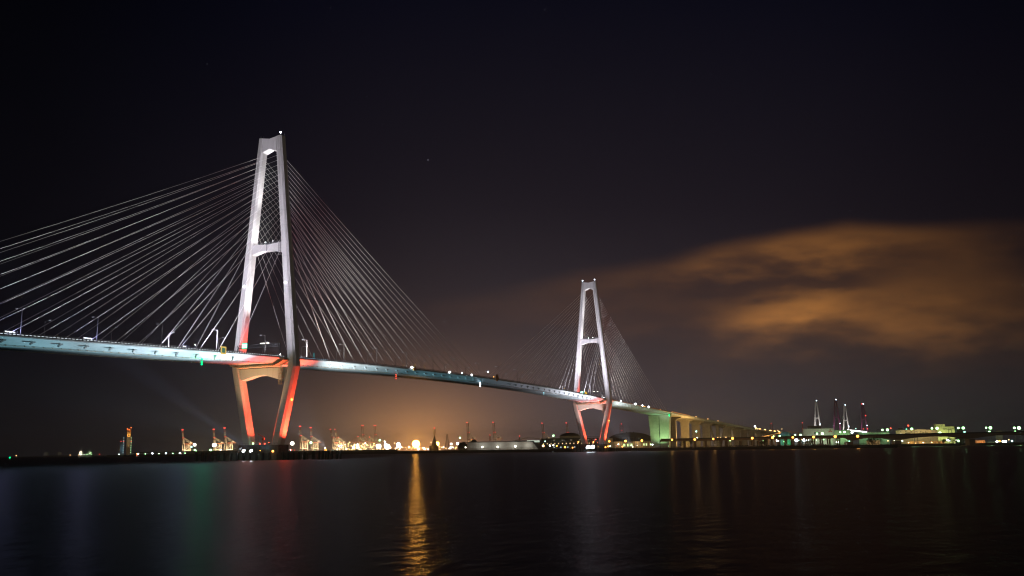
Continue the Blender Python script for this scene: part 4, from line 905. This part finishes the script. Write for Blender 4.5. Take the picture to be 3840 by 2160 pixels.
# ------------------------------------------------------------------ container cranes
def crane(x, ytop, d, label, mode='up', lamps=2, rz=0.55, flip=1, mt=(M_CREAM, M_RED), ang=86):
    q = ground(x, d); t = thing('gantry_crane', label, 'crane', (q.x, q.y, LZ), math.atan2(HR[1], HR[0])+rz, 'container cranes along the far port')
    T = height(x, ytop, d)-LZ; s = flip
    zb = 44.0 if mode == 'up' else T*0.60; apex = zb+30 if mode == 'up' else T
    b = MB()
    for X in (0, 30):
        for y in (-9, 9): b.beam((s*X, y, 0), (s*X*0.97, y*0.9, zb), 2.2)
        b.beam((s*X, -9, zb*0.35), (s*X, 9, zb*0.35), 2.0); b.beam((s*X, -9, zb), (s*X, 9, zb), 2.0)
    for y in (-9, 9): b.beam((0, y, zb*0.38), (s*30, y, zb*0.38), 1.8); b.beam((0, y, zb*0.38), (s*30, y*0.95, zb), 1.3)
    b.build('portal_frame', mt[0], t)
    b = MB()
    for y in (-4.5, 4.5): b.beam((s*-4, y, zb+2), (s*52, y, zb+2), 2.2, 2.8)
    for k in range(6): b.beam((s*(k*10), -4.5, zb+2), (s*(k*10), 4.5, zb+2), 1.0)
    b.build('girder', mt[1], t)
    b = MB()
    for y in (-6, 6): b.beam((0, y, zb), (s*2, y*0.6, apex), 1.6); b.beam((s*2, y*0.6, apex), (s*30, y, zb+3), 1.2); b.beam((s*2, y*0.6, apex), (s*50, y*0.7, zb+4), 0.8)
    b.beam((s*2, -3.6, apex), (s*2, 3.6, apex), 1.4); b.build('apex_frame', mt[0], t)
    MB().box((s*36, 0, zb+7), (12, 9, 6)).build('machinery_house', mt[0], t)
    if mode == 'up':
        L = T-zb-3; a = math.radians(ang); dx, dz = -math.cos(a)*s, math.sin(a); L /= dz
        for y in (-4.5, 4.5):
            for k in range(4):
                p0, p1 = L*k/4, L*(k+1)/4; b = MB().beam((s*-4+dx*p0, y, zb+3+dz*p0), (s*-4+dx*p1, y, zb+3+dz*p1), 2.3, 2.3)
                if y < 0 and k == 0:
                    for q in range(1, 3): b.beam((s*-4+dx*L*q/8, -4.5, zb+3+dz*L*q/8), (s*-4+dx*L*q/8, 4.5, zb+3+dz*L*q/8), 0.9)
                b.build('boom' if k % 2 == 0 else 'boom_band', mt[k % 2], t)
        for y in ((-4.5, 4.5) if lamps == 2 else (4.5,)): red_top(t, (s*-4+dx*L, y, T+1.5), 2.6)
        for y in (-4.5, 4.5): red_top(t, (s*-3, y, apex+1), 1.5)
    else:
        for y in (-4.5, 4.5): MB().beam((s*-4, y, zb+2), (s*-50, y, zb+2), 1.8, 2.4).beam((s*2, y*0.6, apex), (s*-45, y, zb+3), 0.8).build('boom', mt[1], t)
        red_top(t, (s*2, 0, apex+1), 2.2)
    return t
W_ = ['raised-boom crane on the left quay, leftmost, left of the near tower', 'raised-boom crane on the left quay, middle of the three', 'tallest raised-boom crane on the left quay, beside the near tower foot']
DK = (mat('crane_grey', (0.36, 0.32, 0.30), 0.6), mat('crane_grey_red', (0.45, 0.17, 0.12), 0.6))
def dfor(x, y, H=119): return (H)*3619/((1684-0.014*(x-1920))-y)
CRN = [(687, 1613, W_[0], 'up', 2), (804, 1611, W_[1], 'up', 2), (845, 1606, W_[2], 'up', 2),
       (1129, 1600, 'pale raised-boom crane right of the near tower, left of a pair', 'up', 2), (1169, 1605, 'pale raised-boom crane right of the near tower, right of a pair', 'up', 2),
       (1251, 1611, 'crane with tilted boom at the left end of the glowing port', 'tilt', 1), (1268, 1611, 'second crane with tilted boom, close behind the first', 'tilt', 1),
       (1341, 1638, 'yellow-lit crane with lowered boom amid the glowing port lamps', 'down', 1), (1363, 1597, 'tall dark crane with raised boom over the glowing port, left one', 'up', 2), (1384, 1640, 'crane with lowered boom between the two tall dark cranes', 'down', 1), (1410, 1597, 'tall dark crane with raised boom over the glowing port, right one', 'up', 2),
       (1759, 1586, 'grey crane behind the left end of the long pale hall', 'up', 1), (1857, 1585, 'grey crane behind the middle of the long pale hall', 'up', 1), (2041, 1588, 'grey crane behind the left end of the glazed terminal', 'up', 1), (2132, 1587, 'grey crane behind the dome of the glazed terminal', 'up', 1)]
for (x, y, lab, mode, nl) in CRN:
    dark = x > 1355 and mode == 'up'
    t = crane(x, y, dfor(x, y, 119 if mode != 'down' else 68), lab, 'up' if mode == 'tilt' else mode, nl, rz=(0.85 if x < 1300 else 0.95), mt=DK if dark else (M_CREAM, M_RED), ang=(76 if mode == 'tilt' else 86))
    if mode != 'down': point(t, (18, -34, 22), 260000 if x < 1300 else 90000, (1.0, 0.72, 0.4), 2.0)
    elif x < 1400: point(t, (0, -30, 20), 120000, (1.0, 0.72, 0.35), 2.0)

# ------------------------------------------------------------------ lamps on the far shore
EM = {'w': emit('lamp_white', (1.0, 0.94, 0.78), 14), 'b': emit('lamp_cool', (0.80, 0.92, 1.0), 14), 'g': emit('lamp_green', (0.42, 1.0, 0.38), 7), 'c': emit('lamp_cyan', (0.45, 1.0, 0.9), 5),
      'o': emit('lamp_orange', (1.0, 0.36, 0.05), 8), 'y': emit('lamp_warm', (1.0, 0.66, 0.26), 5), 'O': emit('lamp_sodium', (1.0, 0.40, 0.05), 2200), 'Q': emit('lamp_sodium_small', (1.0, 0.42, 0.06), 160), 'r': emit('lamp_red', (1.0, 0.10, 0.05), 4), 's': emit('lamp_gold', (1.0, 0.60, 0.20), 5), 't': emit('lamp_teal', (0.2, 1.0, 0.6), 2.5)}
CN = {'w': 'white', 'b': 'cool white', 'g': 'green-white', 'c': 'cyan', 'o': 'orange', 'y': 'warm yellow', 'O': 'intense orange', 'Q': 'intense orange', 'r': 'red', 's': 'amber', 't': 'teal'}
LS = 0.82
def lamp_light(t, x, y, d, power, col, off=1.5):
    p = bearing(x, y, d)+(CAM-bearing(x, y, d)).normalized()*off
    return point(t, p-Vector(t.location), power, col, 1.0)
def lamp(x, y, d, c, px, label, group, name='lamp_post', cat='lamp', base=LZ):
    p = bearing(x, y, d); r = max(0.22, px*0.5*LS*d/3619); z = p.z-base
    t = thing(name, label, cat, (p.x, p.y, base), 0, group)
    if z > r+0.5:
        b = MB(); b.tube((0, 0, 0), (0, 0, z-r*0.5), 0.22, 0.14, 6); b.tube((0, 0, z-r*0.6), (0, 0, z+r*1.05), 0.1, 0.1, 6); b.beam((-r*0.9, 0, z+r*1.02), (r*0.9, 0, z+r*1.02), 0.3); b.build('pole', M_POLE, t)
    else: MB().box((0, 0, 0.15), (0.6, 0.6, 0.3)).build('base', M_POLE, t)
    MB().sphere((0, 0, max(z, r+0.3)), r, 8, 6).build('lamp_head', EM[c], t, smooth=True); return t
def row(items, fmt, group, d, name='lamp_post', cat='lamp', base=LZ):
    k = {}
    for it in items:
        x, y, c, px = it[:4]; dd = it[4] if len(it) > 4 else d; k[c] = k.get(c, 0)+1
        tot = sum(1 for q in items if q[2] == c)
        lamp(x, y, dd, c, px, fmt.format(c=CN[c], o='only' if tot == 1 else ORD[k[c]-1]), group, name, cat, base)
row([(518, 1705, 'b', 5), (513, 1708.5, 'o', 4), (545, 1704, 'g', 4), (571, 1704.5, 'b', 6), (596, 1702, 'g', 4), (622, 1703.5, 'b', 5), (648, 1702, 'g', 4), (674, 1703, 'b', 6), (678, 1706, 'y', 3), (694, 1702, 'g', 4), (446, 1712, 'b', 3)], '{o} {c} lamp from the left along the dark left seawall', 'lamps along the left seawall', 1800, base=4.0)
row([(730, 1668, 'w', 12), (718, 1676.5, 'c', 7), (731, 1687.5, 'g', 8), (747, 1696, 'o', 8), (759, 1693, 'y', 5), (775, 1699, 'g', 4), (790, 1688, 'g', 10), (827, 1687, 'w', 5), (822, 1698, 'g', 4), (804, 1669, 'w', 17), (866, 1697, 'r', 3), (736, 1692, 'g', 5)], '{o} {c} lamp from the left below the left cranes', 'lamps below the left cranes', 2300)
row([(1096, 1663, 'w', 16), (1166, 1660, 'g', 11), (1091, 1687, 'r', 6), (1105, 1688, 'r', 3), (1221, 1688, 'o', 9), (1125, 1692, 't', 5), (1181, 1691, 'g', 4), (1206, 1691.5, 'g', 4), (1245, 1690.5, 'c', 5), (1251, 1690.5, 'c', 5), (1268, 1690.5, 'w', 4), (1297, 1690, 'g', 4), (1322, 1690, 'y', 5), (1351, 1689, 'g', 5), (1372, 1688, 'g', 4), (1391, 1688.5, 'g', 4), (1398, 1688, 'g', 4)], '{o} {c} lamp from the left on the quay right of the near tower', 'lamps on the quay right of the near tower', 1900)
row([(1294, 1667, 'y', 6), (1272, 1673, 'w', 5), (1281, 1671, 'w', 5), (1306, 1665, 'y', 5), (1311, 1659, 'y', 5), (1424, 1651, 'g', 9), (1443, 1656, 'w', 6), (1330, 1668, 'y', 9), (1341, 1668, 'w', 9), (1326, 1678, 'w', 10), (1342, 1678, 'w', 11), (1420, 1674, 'w', 22), (1413, 1670, 'y', 10), (1452, 1675, 'w', 24), (1446, 1668, 'w', 13), (1460, 1678, 'w', 11), (1494, 1667, 'b', 17), (1500, 1676, 'w', 12), (1489, 1677, 'b', 8), (1534, 1677, 'y', 11), (1569, 1684, 'b', 9), (1590, 1681, 'w', 7), (1632, 1681, 'b', 7), (1692, 1665, 'w', 9), (1689, 1679, 'b', 8), (1684, 1682, 'w', 5), (1716, 1664, 'b', 11), (1725, 1642, 'g', 8), (1739, 1663, 'w', 8), (1746, 1678, 'b', 8), (1616, 1659, 'y', 5), (1480, 1662, 'y', 5)], '{o} {c} floodlight mast from the left in the glowing port', 'floodlight masts of the glowing port', 2600, 'floodlight_mast', 'floodlight')
t = lamp(1560, 1665, 2450, 'O', 34, 'huge intense orange lamp on the quay, brightest light of the port', 'sodium lamps of the port', 'floodlight_mast', 'floodlight'); lamp_light(t, 1560, 1665, 2450, 1250000, (1.0, 0.42, 0.06), 9.5); lamp(1640, 1664, 2450, 'Q', 17, 'second intense orange lamp right of the pointed tower', 'sodium lamps of the port', 'floodlight_mast', 'floodlight')
rnd = random.Random(3)
for k in range(110):
    x = rnd.uniform(1262, 1420) if k < 58 else rnd.uniform(1420, 1760); y = (1684-0.014*(x-1920))-(rnd.uniform(3, 34)*rnd.random() if k < 58 else rnd.uniform(1, 11))-2
    lamp(x, y, rnd.uniform(2800, 3400), rnd.choice('sssyyw'), rnd.uniform(3.0, 6.5), 'tiny warm dock lamp among many in the glowing port', 'tiny dock lamps of the port', 'dock_lamp')
row([(1746, 1678, 'w', 5), (1809, 1676, 'w', 7), (1866, 1676, 'w', 7), (1933, 1674, 'w', 8), (2037, 1672, 'y', 11), (2062, 1671, 'w', 7), (2075, 1670, 'w', 6), (2088, 1672, 'o', 6), (2119, 1677, 'o', 8), (2044, 1655, 'c', 5), (2075, 1634, 'g', 9), (1718, 1665, 'w', 5)], '{o} {c} lamp from the left before the pale hall and terminal', 'lamps before the hall and terminal', 1440)
row([(2169, 1657, 'o', 6), (2226, 1657, 'o', 7), (2234, 1648, 'r', 5), (2285, 1655, 'o', 9), (2281, 1674, 'o', 7), (2288, 1673, 'w', 4), (2334, 1674.5, 'o', 6), (2319, 1666, 'w', 5), (2373, 1676, 'w', 3), (2345.5, 1654, 'o', 10), (2407, 1652, 'o', 10), (2447, 1667, 'b', 5), (2441, 1667, 'g', 4)], '{o} {c} lamp between the small tower and the wide pier', 'lamps near the domed hall', 1380)
row([(2520, 1649, 'o', 8), (2605, 1648, 'o', 9), (2675, 1646, 'o', 8), (2747, 1644, 'o', 10), (2821, 1643, 'o', 10), (2897, 1641, 'o', 10), (2973, 1640, 'o', 9), (3051, 1639, 'o', 10), (3132, 1637, 'o', 11), (3216, 1636, 'o', 11)], '{o} {c} street lamp from the wide pier along the right shore', 'orange lamps along the right shore', 1165, 'street_lamp', 'street lamp')
row([(2692, 1642, 'y', 6), (2702, 1642, 'y', 6), (2722, 1641.5, 'y', 7), (2611, 1618, 'c', 7), (2615, 1643, 'b', 6), (2831, 1599, 'b', 6), (2835, 1604.5, 'y', 5), (2834, 1608, 'y', 4), (2842, 1608, 'y', 4), (2932, 1608.5, 'y', 3), (2917, 1614, 'y', 3)], '{o} {c} lamp from the wide pier among the viaduct piers', 'lamps among the viaduct piers', 1420)
row([(2738, 1652, 'g', 5), (2863, 1653, 'g', 5), (2891, 1651, 'c', 8), (2917, 1651, 'b', 14), (2942, 1656, 'g', 6), (2901, 1637, 'g', 8), (2924, 1636.5, 'g', 10), (2982, 1631, 'g', 6), (3002, 1631, 'g', 8), (3064, 1626, 'g', 8), (3084, 1626, 'g', 11), (2987, 1650, 'b', 16), (3013, 1651, 'c', 10), (3018, 1649, 'b', 17), (3029, 1650, 'b', 9), (3006, 1648, 'y', 5), (3048, 1649, 'g', 6), (3062, 1650, 'g', 4), (3139, 1658, 'b', 8), (3146, 1658, 'b', 7), (3185, 1655, 'c', 5), (3000, 1650, 'c', 5), (3088, 1648, 'g', 5), (2975, 1651, 'g', 6)], '{o} {c} car park lamp from the left behind the low viaduct', 'car park lamps behind the low viaduct', 1500)
row([(3151, 1620.5, 'g', 7), (3167, 1620, 'g', 9), (3195, 1622, 'b', 9), (3309, 1612, 'g', 8), (3328, 1612, 'g', 11), (3235, 1621, 'c', 5), (3209, 1607, 'c', 4), (3380, 1629.5, 'b', 8), (3427, 1629, 'b', 8), (3438, 1629, 'g', 9), (3487, 1628, 'b', 8), (3419, 1608.5, 'g', 10), (3399, 1609, 't', 5), (3495, 1606.5, 'g', 8), (3514, 1606, 'g', 11), (3525, 1623.5, 'g', 11), (3594, 1605, 'g', 8), (3612, 1605, 'g', 11), (3617, 1621, 'c', 8), (3698, 1604, 'g', 7), (3714, 1604.5, 'g', 12), (3710, 1620, 'g', 9), (3804, 1604.5, 'g', 9), (3821, 1605, 'g', 13), (3807, 1619.5, 'g', 9)], '{o} {c} road lamp from the left above the right viaduct', 'road lamps above the low viaduct', 1700)
row([(3340, 1606, 'r', 6, 2600), (3406, 1596, 'r', 7, 2500)], '{o} {c} obstruction lamp over the far right warehouses', 'red lamps over the warehouses', 2500)
row([(3278, 1664, 'b', 4), (3384, 1653.5, 'b', 5), (3407, 1660, 'y', 5), (3494, 1659, 'y', 5), (3462, 1660, 'w', 3), (3553, 1650, 'b', 9), (3560, 1652, 'b', 6), (3594, 1653, 'g', 9), (3585, 1650, 'w', 5), (3739, 1660, 'b', 8), (3748, 1654, 'o', 7), (3762, 1660, 'b', 8), (3771, 1659.5, 'b', 8), (3795, 1654, 'c', 7), (3783, 1649, 'y', 4), (3432, 1662, 'y', 4), (3330, 1653, 'y', 5), (3354, 1653, 'w', 5)], '{o} {c} lamp from the left under the low viaduct at far right', 'lamps under the low viaduct', 1720)
# lamps on the near foundation
for x, y, off_, c, px, lab in ((0, 0, (-4.0, 4.5, 9.6), 'g', 0.55, 'green-white lamp on the near foundation between the red legs'), (0, 0, (-3.5, -0.2, 9.4), 'r', 0.45, 'red lamp on the near foundation, left of two'), (0, 0, (-3.5, -3.6, 9.4), 'r', 0.5, 'red lamp on the near foundation, right of two'), (0, 0, (-17.2, -20, 5.0), 'o', 0.6, 'orange lamp on the front edge of the near foundation'), (590, 0, (-17.2, 26, 5.0), 'o', 0.7, 'orange lamp on the far foundation platform, left end'), (590, 0, (-17.2, -20, 5.0), 'o', 0.8, 'orange lamp on the far foundation platform, right end')):
    t = thing('marker_lamp', lab, 'lamp', (x+off_[0], off_[1], off_[2]-1.2), 0, 'marker lamps on the tower foundations')
    if off_[1] == 26: t.location.y = 19
    MB().tube((0, 0, -0.4), (0, 0, 1.0), 0.1).build('post', M_POLE, t); MB().sphere((0, 0, 1.2), px).build('lamp_head', EM[c], t, smooth=True)

# ------------------------------------------------------------------ far bridges on the right
def far_bridge(label, d1, p1, d2, p2, mt, lit, redl):
    q1, q2 = ground(p1[0], d1), ground(p2[0], d2); mid = (q1+q2)/2; v = q2-q1; rz = math.atan2(v.y, v.x); L = v.length
    t = thing('far_bridge', label, 'bridge', (mid.x, mid.y, 0), rz); H1 = height(p1[0], p1[1], d1); H2 = height(p2[0], p2[1], d2); dk = 40.0
    for sx, H, dd in ((-1, H1, d1), (1, H2, d2)):
        b = MB(); X = sx*L/2
        for s in (-1, 1): b.beam((X, s*19, 0), (X, s*3.0, H-4), 5.0, 5.0)
        b.box((X, 0, H-2), (6, 8, 5)); b.box((X, 0, H*0.62), (4, 17, 4)); b.box((X, 0, dk-5), (4, 30, 5)); u = b.build('pylon', mt, t)
        MB().sphere((X-2, -3, H+2), 2.2).build('top_lamp', E_NW, u, smooth=True)
        MB().sphere((X-2, -13, H*0.48), 1.8).build('side_lamp', E_NW, u, smooth=True)
        c = MB()
        for s in (-1, 1):
            for dx in (-1, 1):
                for k in range(9): c.beam((X, s*5, H-8-3.5*k), (X+dx*(175-17*k), s*12, dk+1), 0.25)
        c.build('stay_cables', M_DARK, t)['kind'] = 'stuff'
        if redl and sx > 0:
            for yy, zz in ((3, H+2), (-10, H*0.72), (-14, H*0.40), (4, H*0.40)): red_top(u, (X-3, yy, zz), 2.6)
        for s in (-1, 1):
            if lit: spot('tower_beam', (0, 0, 0), (-0.35, -s*0.15, 1), lit*1.0, (1, 0.95, 0.9) if not redl else (0.9, 0.5, 0.8), 70, 1.0, t, 1.0).location = (X-sx*0-28, s*16, dk+3); t.children[-1].rotation_euler = Vector((28, -s*8, H*0.55-dk)).to_track_quat('-Z', 'Y').to_euler()
    MB().box((0, 0, dk-1.5), (L+420, 28, 3)).build('deck', M_GREYB if not redl else M_PURPLE, t)
    return t
far_bridge('distant bridge with two white floodlit towers at right', 4450, (3071, 1504), 4750, (3178, 1520), M_TOWER, 330000, False)
far_bridge('distant bridge with two dim purple towers and red lamps at right', 4300, (3144, 1500), 4700, (3246, 1516), M_PURPLE, 170000, True)  # uplights added to lift these towers out of the dark
q1, q2 = ground(3190, 2300), ground(3263, 2200); z1, z2 = height(3190, 1612, 2300), height(3263, 1620, 2200)
t = thing('lit_ramp', 'short sloping ramp outlined by a dazzling white light strip, right of the grey warehouse', 'ramp', (q1.x, q1.y, 0)); v = q2-q1
b = MB(); b.beam((0, 0, z1-2.2), (v.x, v.y, z2-2.2), 10, 2.0); b.build('girder', M_GREYB, t)
b = MB(); nv = Vector((v.y, -v.x, 0)).normalized(); nv = nv if nv.dot(CAM-q1) > 0 else -nv
b.beam(nv*5.2+Vector((0, 0, z1)), nv*5.2+Vector((v.x, v.y, z2)), 0.5, 2.0); b.build('light_strip', emit('strip_white', (1.0, 0.97, 0.92), 6), t)
b = MB()
for k in (0.1, 0.5, 0.9): p = Vector((v.x*k, v.y*k, 0)); b.beam(p+Vector((0, 0, LZ)), p+Vector((0, 0, lerp(z1, z2, k)-3.2)), 2.0)
b.build('pier', M_VP, t)
# catenary portals standing on the low viaduct's far side
for i, (x, w_) in enumerate(((3298, 10), (3437, 9), (3566, 9))):
    t = thing('line_portal', 'dark steel line portal rising above the low viaduct, %s from the left' % ORD[i], 'line portal', (ground(x, 1700).x, ground(x, 1700).y, LZ), math.atan2(HR[1], HR[0]), 'line portals above the low viaduct')
    H = height(x, 1611, 1700)-LZ; MB().beam((-2.4, 0, 0), (-2.4, 0, H), 0.5).beam((2.4, 0, 0), (2.4, 0, H), 0.5).beam((-2.6, 0, H), (2.6, 0, H), 0.5).beam((-2.4, 0, H-3), (2.4, 0, H-3), 0.3).build('frame', M_DARKB, t)

# ------------------------------------------------------------------ trees, cars
def tree(x, d, h, w, label):
    q = ground(x, d); t = thing('tree', label, 'tree', (q.x, q.y, LZ), rnd.uniform(0, 6), 'dark trees on the right shore')
    MB().tube((0, 0, 0), (0, 0, h*0.55), 0.28, 0.12).build('trunk', M_TRUNK, t)
    b = MB()
    cl = [(rnd.gauss(0, w*0.22), rnd.gauss(0, w*0.22), h*rnd.uniform(0.4, 0.9), w*rnd.uniform(0.14, 0.26)) for _ in range(9)]
    for _ in range(520):
        c = rnd.choice(cl); u = Vector((rnd.gauss(0, 1), rnd.gauss(0, 1), rnd.gauss(0, 1))).normalized()*c[3]*rnd.uniform(0.6, 1.15); p = Vector(c[:3])+u
        e1 = Vector((rnd.gauss(0, 1), rnd.gauss(0, 1), rnd.gauss(0, 1))).normalized(); e2 = e1.cross(Vector((rnd.gauss(0, 1), rnd.gauss(0, 1), rnd.gauss(0, 1)))).normalized(); s = rnd.uniform(0.25, 0.5)
        b.add([p-e1*s, p+e2*s*0.6, p+e1*s, p-e2*s*0.6], [(0, 1, 2, 3)])
    b.build('crown', M_TREE, t)
for i, (x, d, h, w) in enumerate(((3262, 1300, 9, 8), (3287, 1300, 10, 9), (3272, 1330, 6, 9), (2866, 1320, 9, 9), (2856, 1330, 7, 7), (3040, 1320, 6, 8), (2590, 1330, 9, 10), (2560, 1340, 7, 9), (2582, 1480, 12, 16), (3560, 1640, 9, 12), (3575, 1650, 10, 12), (3630, 1650, 9, 12), (3540, 1640, 7, 10))):
    tree(x, d, h, w, ['round dark tree by the channel, left one', 'round dark tree by the channel, right and taller', 'low dark bush between the two channel trees', 'dark tree lit green in the car park, under the viaduct', 'smaller dark tree left of the green-lit one', 'low dark tree near the bright car park lamps', 'dark tree among the tall viaduct piers near the wide pier', 'smaller dark tree right beside the wide pier', 'broad dark tree behind the first viaduct piers', 'dark tree at far right shore, left of a pair', 'dark tree at far right shore, right of a pair', 'dark tree just left of the second channel pier', 'low dark tree right of the first channel pier group'][i])
CCOL = [('white', (0.6, 0.6, 0.6)), ('silver', (0.35, 0.36, 0.37)), ('dark', (0.03, 0.03, 0.035)), ('blue', (0.03, 0.06, 0.16)), ('red', (0.3, 0.03, 0.03))]
def make_car(cn, col):
    t = thing('parked_car', '', 'car', (0, 0, 0), 0, 'cars parked along the right shore'); m_ = mat('car_paint_'+cn, col, 0.25, stain=0.02)
    b = MB(); b.loft([[(x, -0.86*k, z) , (x, 0.86*k, z), (x, 0.86*k, z2), (x, -0.86*k, z2)] for x, k, z, z2 in ((-2.2, 0.92, 0.35, 0.85), (-1.6, 1, 0.28, 0.95), (1.0, 1, 0.28, 0.92), (2.2, 0.9, 0.35, 0.72))]); b.build('body', m_, t)
    b = MB(); b.loft([[(-1.7, -0.76, 0.93), (0.95, -0.76, 0.93), (0.95, 0.76, 0.93), (-1.7, 0.76, 0.93)], [(-1.3, -0.62, 1.48), (0.3, -0.62, 1.48), (0.3, 0.62, 1.48), (-1.3, 0.62, 1.48)]]); b.build('cabin', M_GLASS, t)
    for x in (-1.35, 1.35):
        for s in (-1, 1): MB().tube((x, s*0.88, 0.32), (x, s*0.66, 0.32), 0.32, n=12).build('wheel', M_DARKB, t)
    return t
protos = [make_car(*c) for c in CCOL]; used = set(); nn = {}
for k in range(46):
    x = 2728+8.2*k+rnd.uniform(-1.5, 1.5); ci = rnd.choice([0, 0, 1, 1, 2, 2, 3, 4]); q = ground(x, 1165+rnd.uniform(-1, 1)); nn[ci] = nn.get(ci, 0)+1
    lab = '%s %s car from the left parked along the dark right shore' % (ORD[nn[ci]-1], CCOL[ci][0]); rz = math.atan2(HR[1], HR[0])+1.2+rnd.uniform(-0.05, 0.05)
    if ci not in used: used.add(ci); o = protos[ci]; o.location = (q.x, q.y, LZ); o.rotation_euler = (0, 0, rz); o['label'] = lab
    else: dup(protos[ci], (q.x, q.y, LZ), rz, lab)
for ci, o in enumerate(protos):
    if ci not in used:
        for c in list(o.children): bpy.data.objects.remove(c)
        bpy.data.objects.remove(o)
t = thing('fence', 'dark fence along the edge of the right shore in front of the cars', 'fence', ground(2850, 1150)+Vector((0, 0, LZ)), 0)
A, Bq = ground(2420, 1162), ground(3350, 1142); b = MB()
for k in range(90): p = A.lerp(Bq, k/89)-t.location+Vector((0, 0, LZ)); b.beam(p, p+Vector((0, 0, 1.3)), 0.2)
for h in (0.6, 1.25): b.beam(A-t.location+Vector((0, 0, LZ+h)), Bq-t.location+Vector((0, 0, LZ+h)), 0.15)
b.build('railing', M_DARKB, t)
# light of the car park, the viaduct piers and the shore road
def area_glow(x, y, d, power, col, par):
    p = bearing(x, y, d); l = bpy.data.lights.new('glow', 'POINT'); l.energy = power; l.color = col; l.shadow_soft_size = 0.8
    o = bpy.data.objects.new('glow', l); COL.objects.link(o); o.location = p
for x in (2520, 2605, 2675, 2747, 2821, 2897, 2973, 3051, 3132, 3216): area_glow(x, 1638, 1190, 9500, (1.0, 0.45, 0.10), None)
for x, y, pw, c in ((2692, 1642, 16000, (1, 0.6, 0.15)), (2722, 1641, 16000, (1, 0.6, 0.15)), (2560, 1650, 12000, (1, 0.5, 0.12)), (2611, 1640, 9000, (1, 0.6, 0.2)), (2660, 1640, 9000, (1, 0.6, 0.2)), (2775, 1640, 12000, (1, 0.55, 0.2)), (2835, 1640, 9000, (1, 0.6, 0.25))): area_glow(x, y, 1470, pw*3.5, c, None)
for x in (2917, 2987, 3018): area_glow(x, 1648, 1480, 9000, (0.7, 1.0, 0.95), None)
for x in (3328, 3419, 3514, 3612, 3714, 3821): area_glow(x, 1606, 1640, 5000, (0.5, 1.0, 0.45), None)

# ------------------------------------------------------------------ thin night haze
hz = MB(); RH = 11600; hz.box((CAM.x, CAM.y, 104), (2*RH, 2*RH, 214))
hm = bpy.data.materials.new('haze'); hm.use_nodes = True; ht = hm.node_tree; ht.nodes.clear()
pv = ht.nodes.new('ShaderNodeVolumePrincipled'); pv.inputs['Color'].default_value = (0.80, 0.86, 0.98, 1); pv.inputs['Density'].default_value = HAZE; pv.inputs['Anisotropy'].default_value = 0.7
ht.links.new(pv.outputs[0], ht.nodes.new('ShaderNodeOutputMaterial').inputs['Volume'])
o = hz.build('haze', hm); o['kind'] = 'stuff'; o['label'] = 'thin night haze over the harbour'
